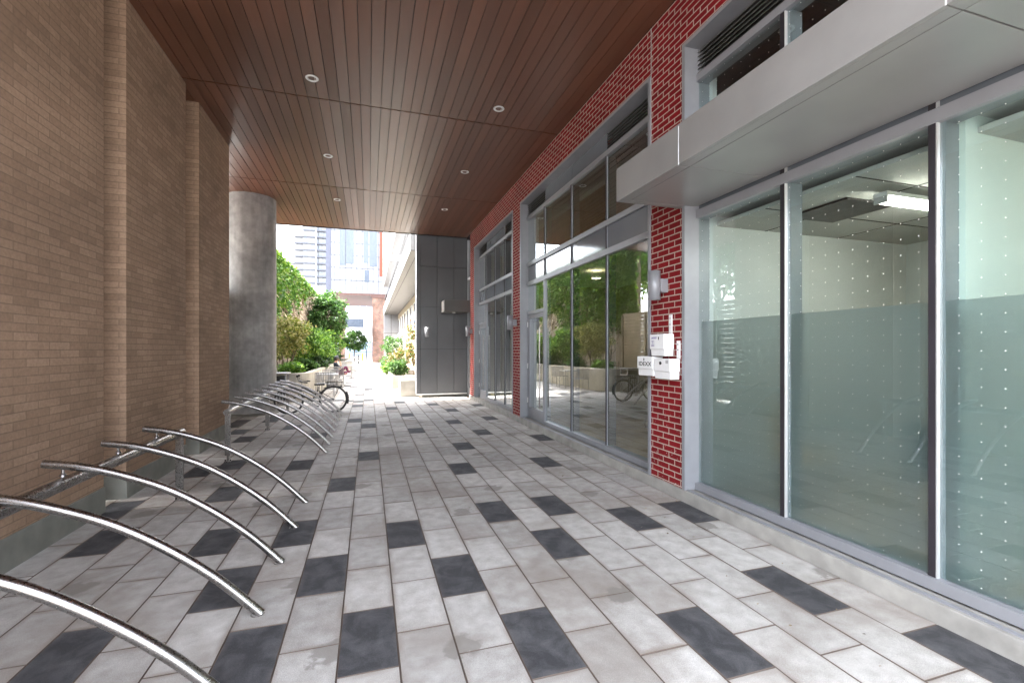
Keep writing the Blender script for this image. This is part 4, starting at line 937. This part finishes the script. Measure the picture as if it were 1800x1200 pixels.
for x in (-8.2, -6.4): box1('window', hb_, (x, x+.8, 81.95, 82, 6, 7.6), M['blueglass'])

# tower
tw = empty('apartment_tower', (-23, 228, 0), 'tall pale glass apartment tower with dark floor lines behind the ivy wall', 'building')
def X212(px): u = (px-900)/806; return 212*(u*.9545+.2984)
xa, xb, xc, xd = X212(512), X212(520), X212(534), X212(583)
b = MB(); b.box(xc, xd+9, 228, 246, 0, 72, bpy.data.materials['light_grey_panel']); wpart(b, 'shaft', tw)
TG = plain('tower_glass', (.13, .145, .17), .2, spec=.6)
b = MB(); b.box(xb, xc-.01, 229, 244, 0, 54, bpy.data.materials['light_grey_panel']); b.box(xa, xb-.01, 231, 244, 0, 42, M['wpanel']); wpart(b, 'stepped_side', tw)
for k in range(23):
    z = 3*k+2; b = MB(); b.box(xc-.2, X212(556), 227.3, 228, z, z+.5, M['slab']); b.box(X212(557), xd+8, 226.6, 228, z-.1, z+.55, M['slab'])
    if z < 54: b.box(xb-.2, xc-.2, 227.8, 229, z, z+.45, M['slab'])
    if z < 42: b.box(xa-.6, xb-.2, 229.8, 231, z, z+.45, M['slab'])
    wpart(b, 'floor_slab', tw)
for k in range(8, 23):
    z = 3*k+2.6
    for i, px in enumerate((535, 548, 560, 567, 573)):
        x = X212(px); box1('window', tw, (x, x+(3.2 if i == 1 else 1.6), 227.9, 228, z, z+2.2), TG if (i+k) % 3 else bpy.data.materials['light_grey_panel'])
b = MB(); b.box(X212(555.5), X212(556.8), 227.0, 227.9, 0, 72, M['wpanel']); wpart(b, 'pilaster', tw)

# far gate, bollards
gt = empty('iron_gate', (0, 78, 0), 'dark iron railing gate across the far end of the path', 'gate')
b = MB()
for i in range(22): x = -2.9+i*.2; b.box(x, x+.035, 78, 78.03, 0, 1.45, M['dkmetal'])
b.box(-2.9, 1.4, 77.99, 78.04, 1.3, 1.36, M['dkmetal']); b.box(-2.9, 1.4, 77.99, 78.04, .15, .2, M['dkmetal']); wpart(b, 'railing', gt)
for x in (-.4, 1.4): box1('post', gt, (x, x+.12, 77.9, 78.1, 0, 1.75), M['dkmetal'])
for i, x in enumerate((-2.7, -.85)):
    b = MB(); b.lathe([(.0001, 1.2), (.1, 1.15), (.13, 1.05), (.13, 0)], (0, 0, 0), M['ylw'], 16); o = b.build('bollard', loc=(x, 70, 0)); tag(o, ['yellow bollard left of the small far tree', 'yellow bollard right of the small far tree by the gate'][i], 'bollard', 'yellow bollards at the end of the path')
b = MB(); b.lathe([(.05, 1.0), (.06, .95), (.06, 0)], (0, 0, 0), M['dkmetal'], 12); b.lathe([(.0001, 1.04), (.05, 1.0)], (0, 0, 0), M['dkmetal'], 12); o = b.build('bollard', loc=(-1.15, 58, 0)); tag(o, 'thin dark bollard in the middle of the bright path', 'bollard')
# small scattered leaf litter by the curb
lit = []
rs = np.random.RandomState(8)
P = np.stack([rs.uniform(2.3, 3.15, 60), rs.uniform(1.2, 6, 60), np.full(60, .004)], 1); tag(leaves('leaf_litter', P, .018, M['vine'], seed=3), 'tiny dry leaf bits scattered on the pavers by the curb', 'litter', kind='stuff')
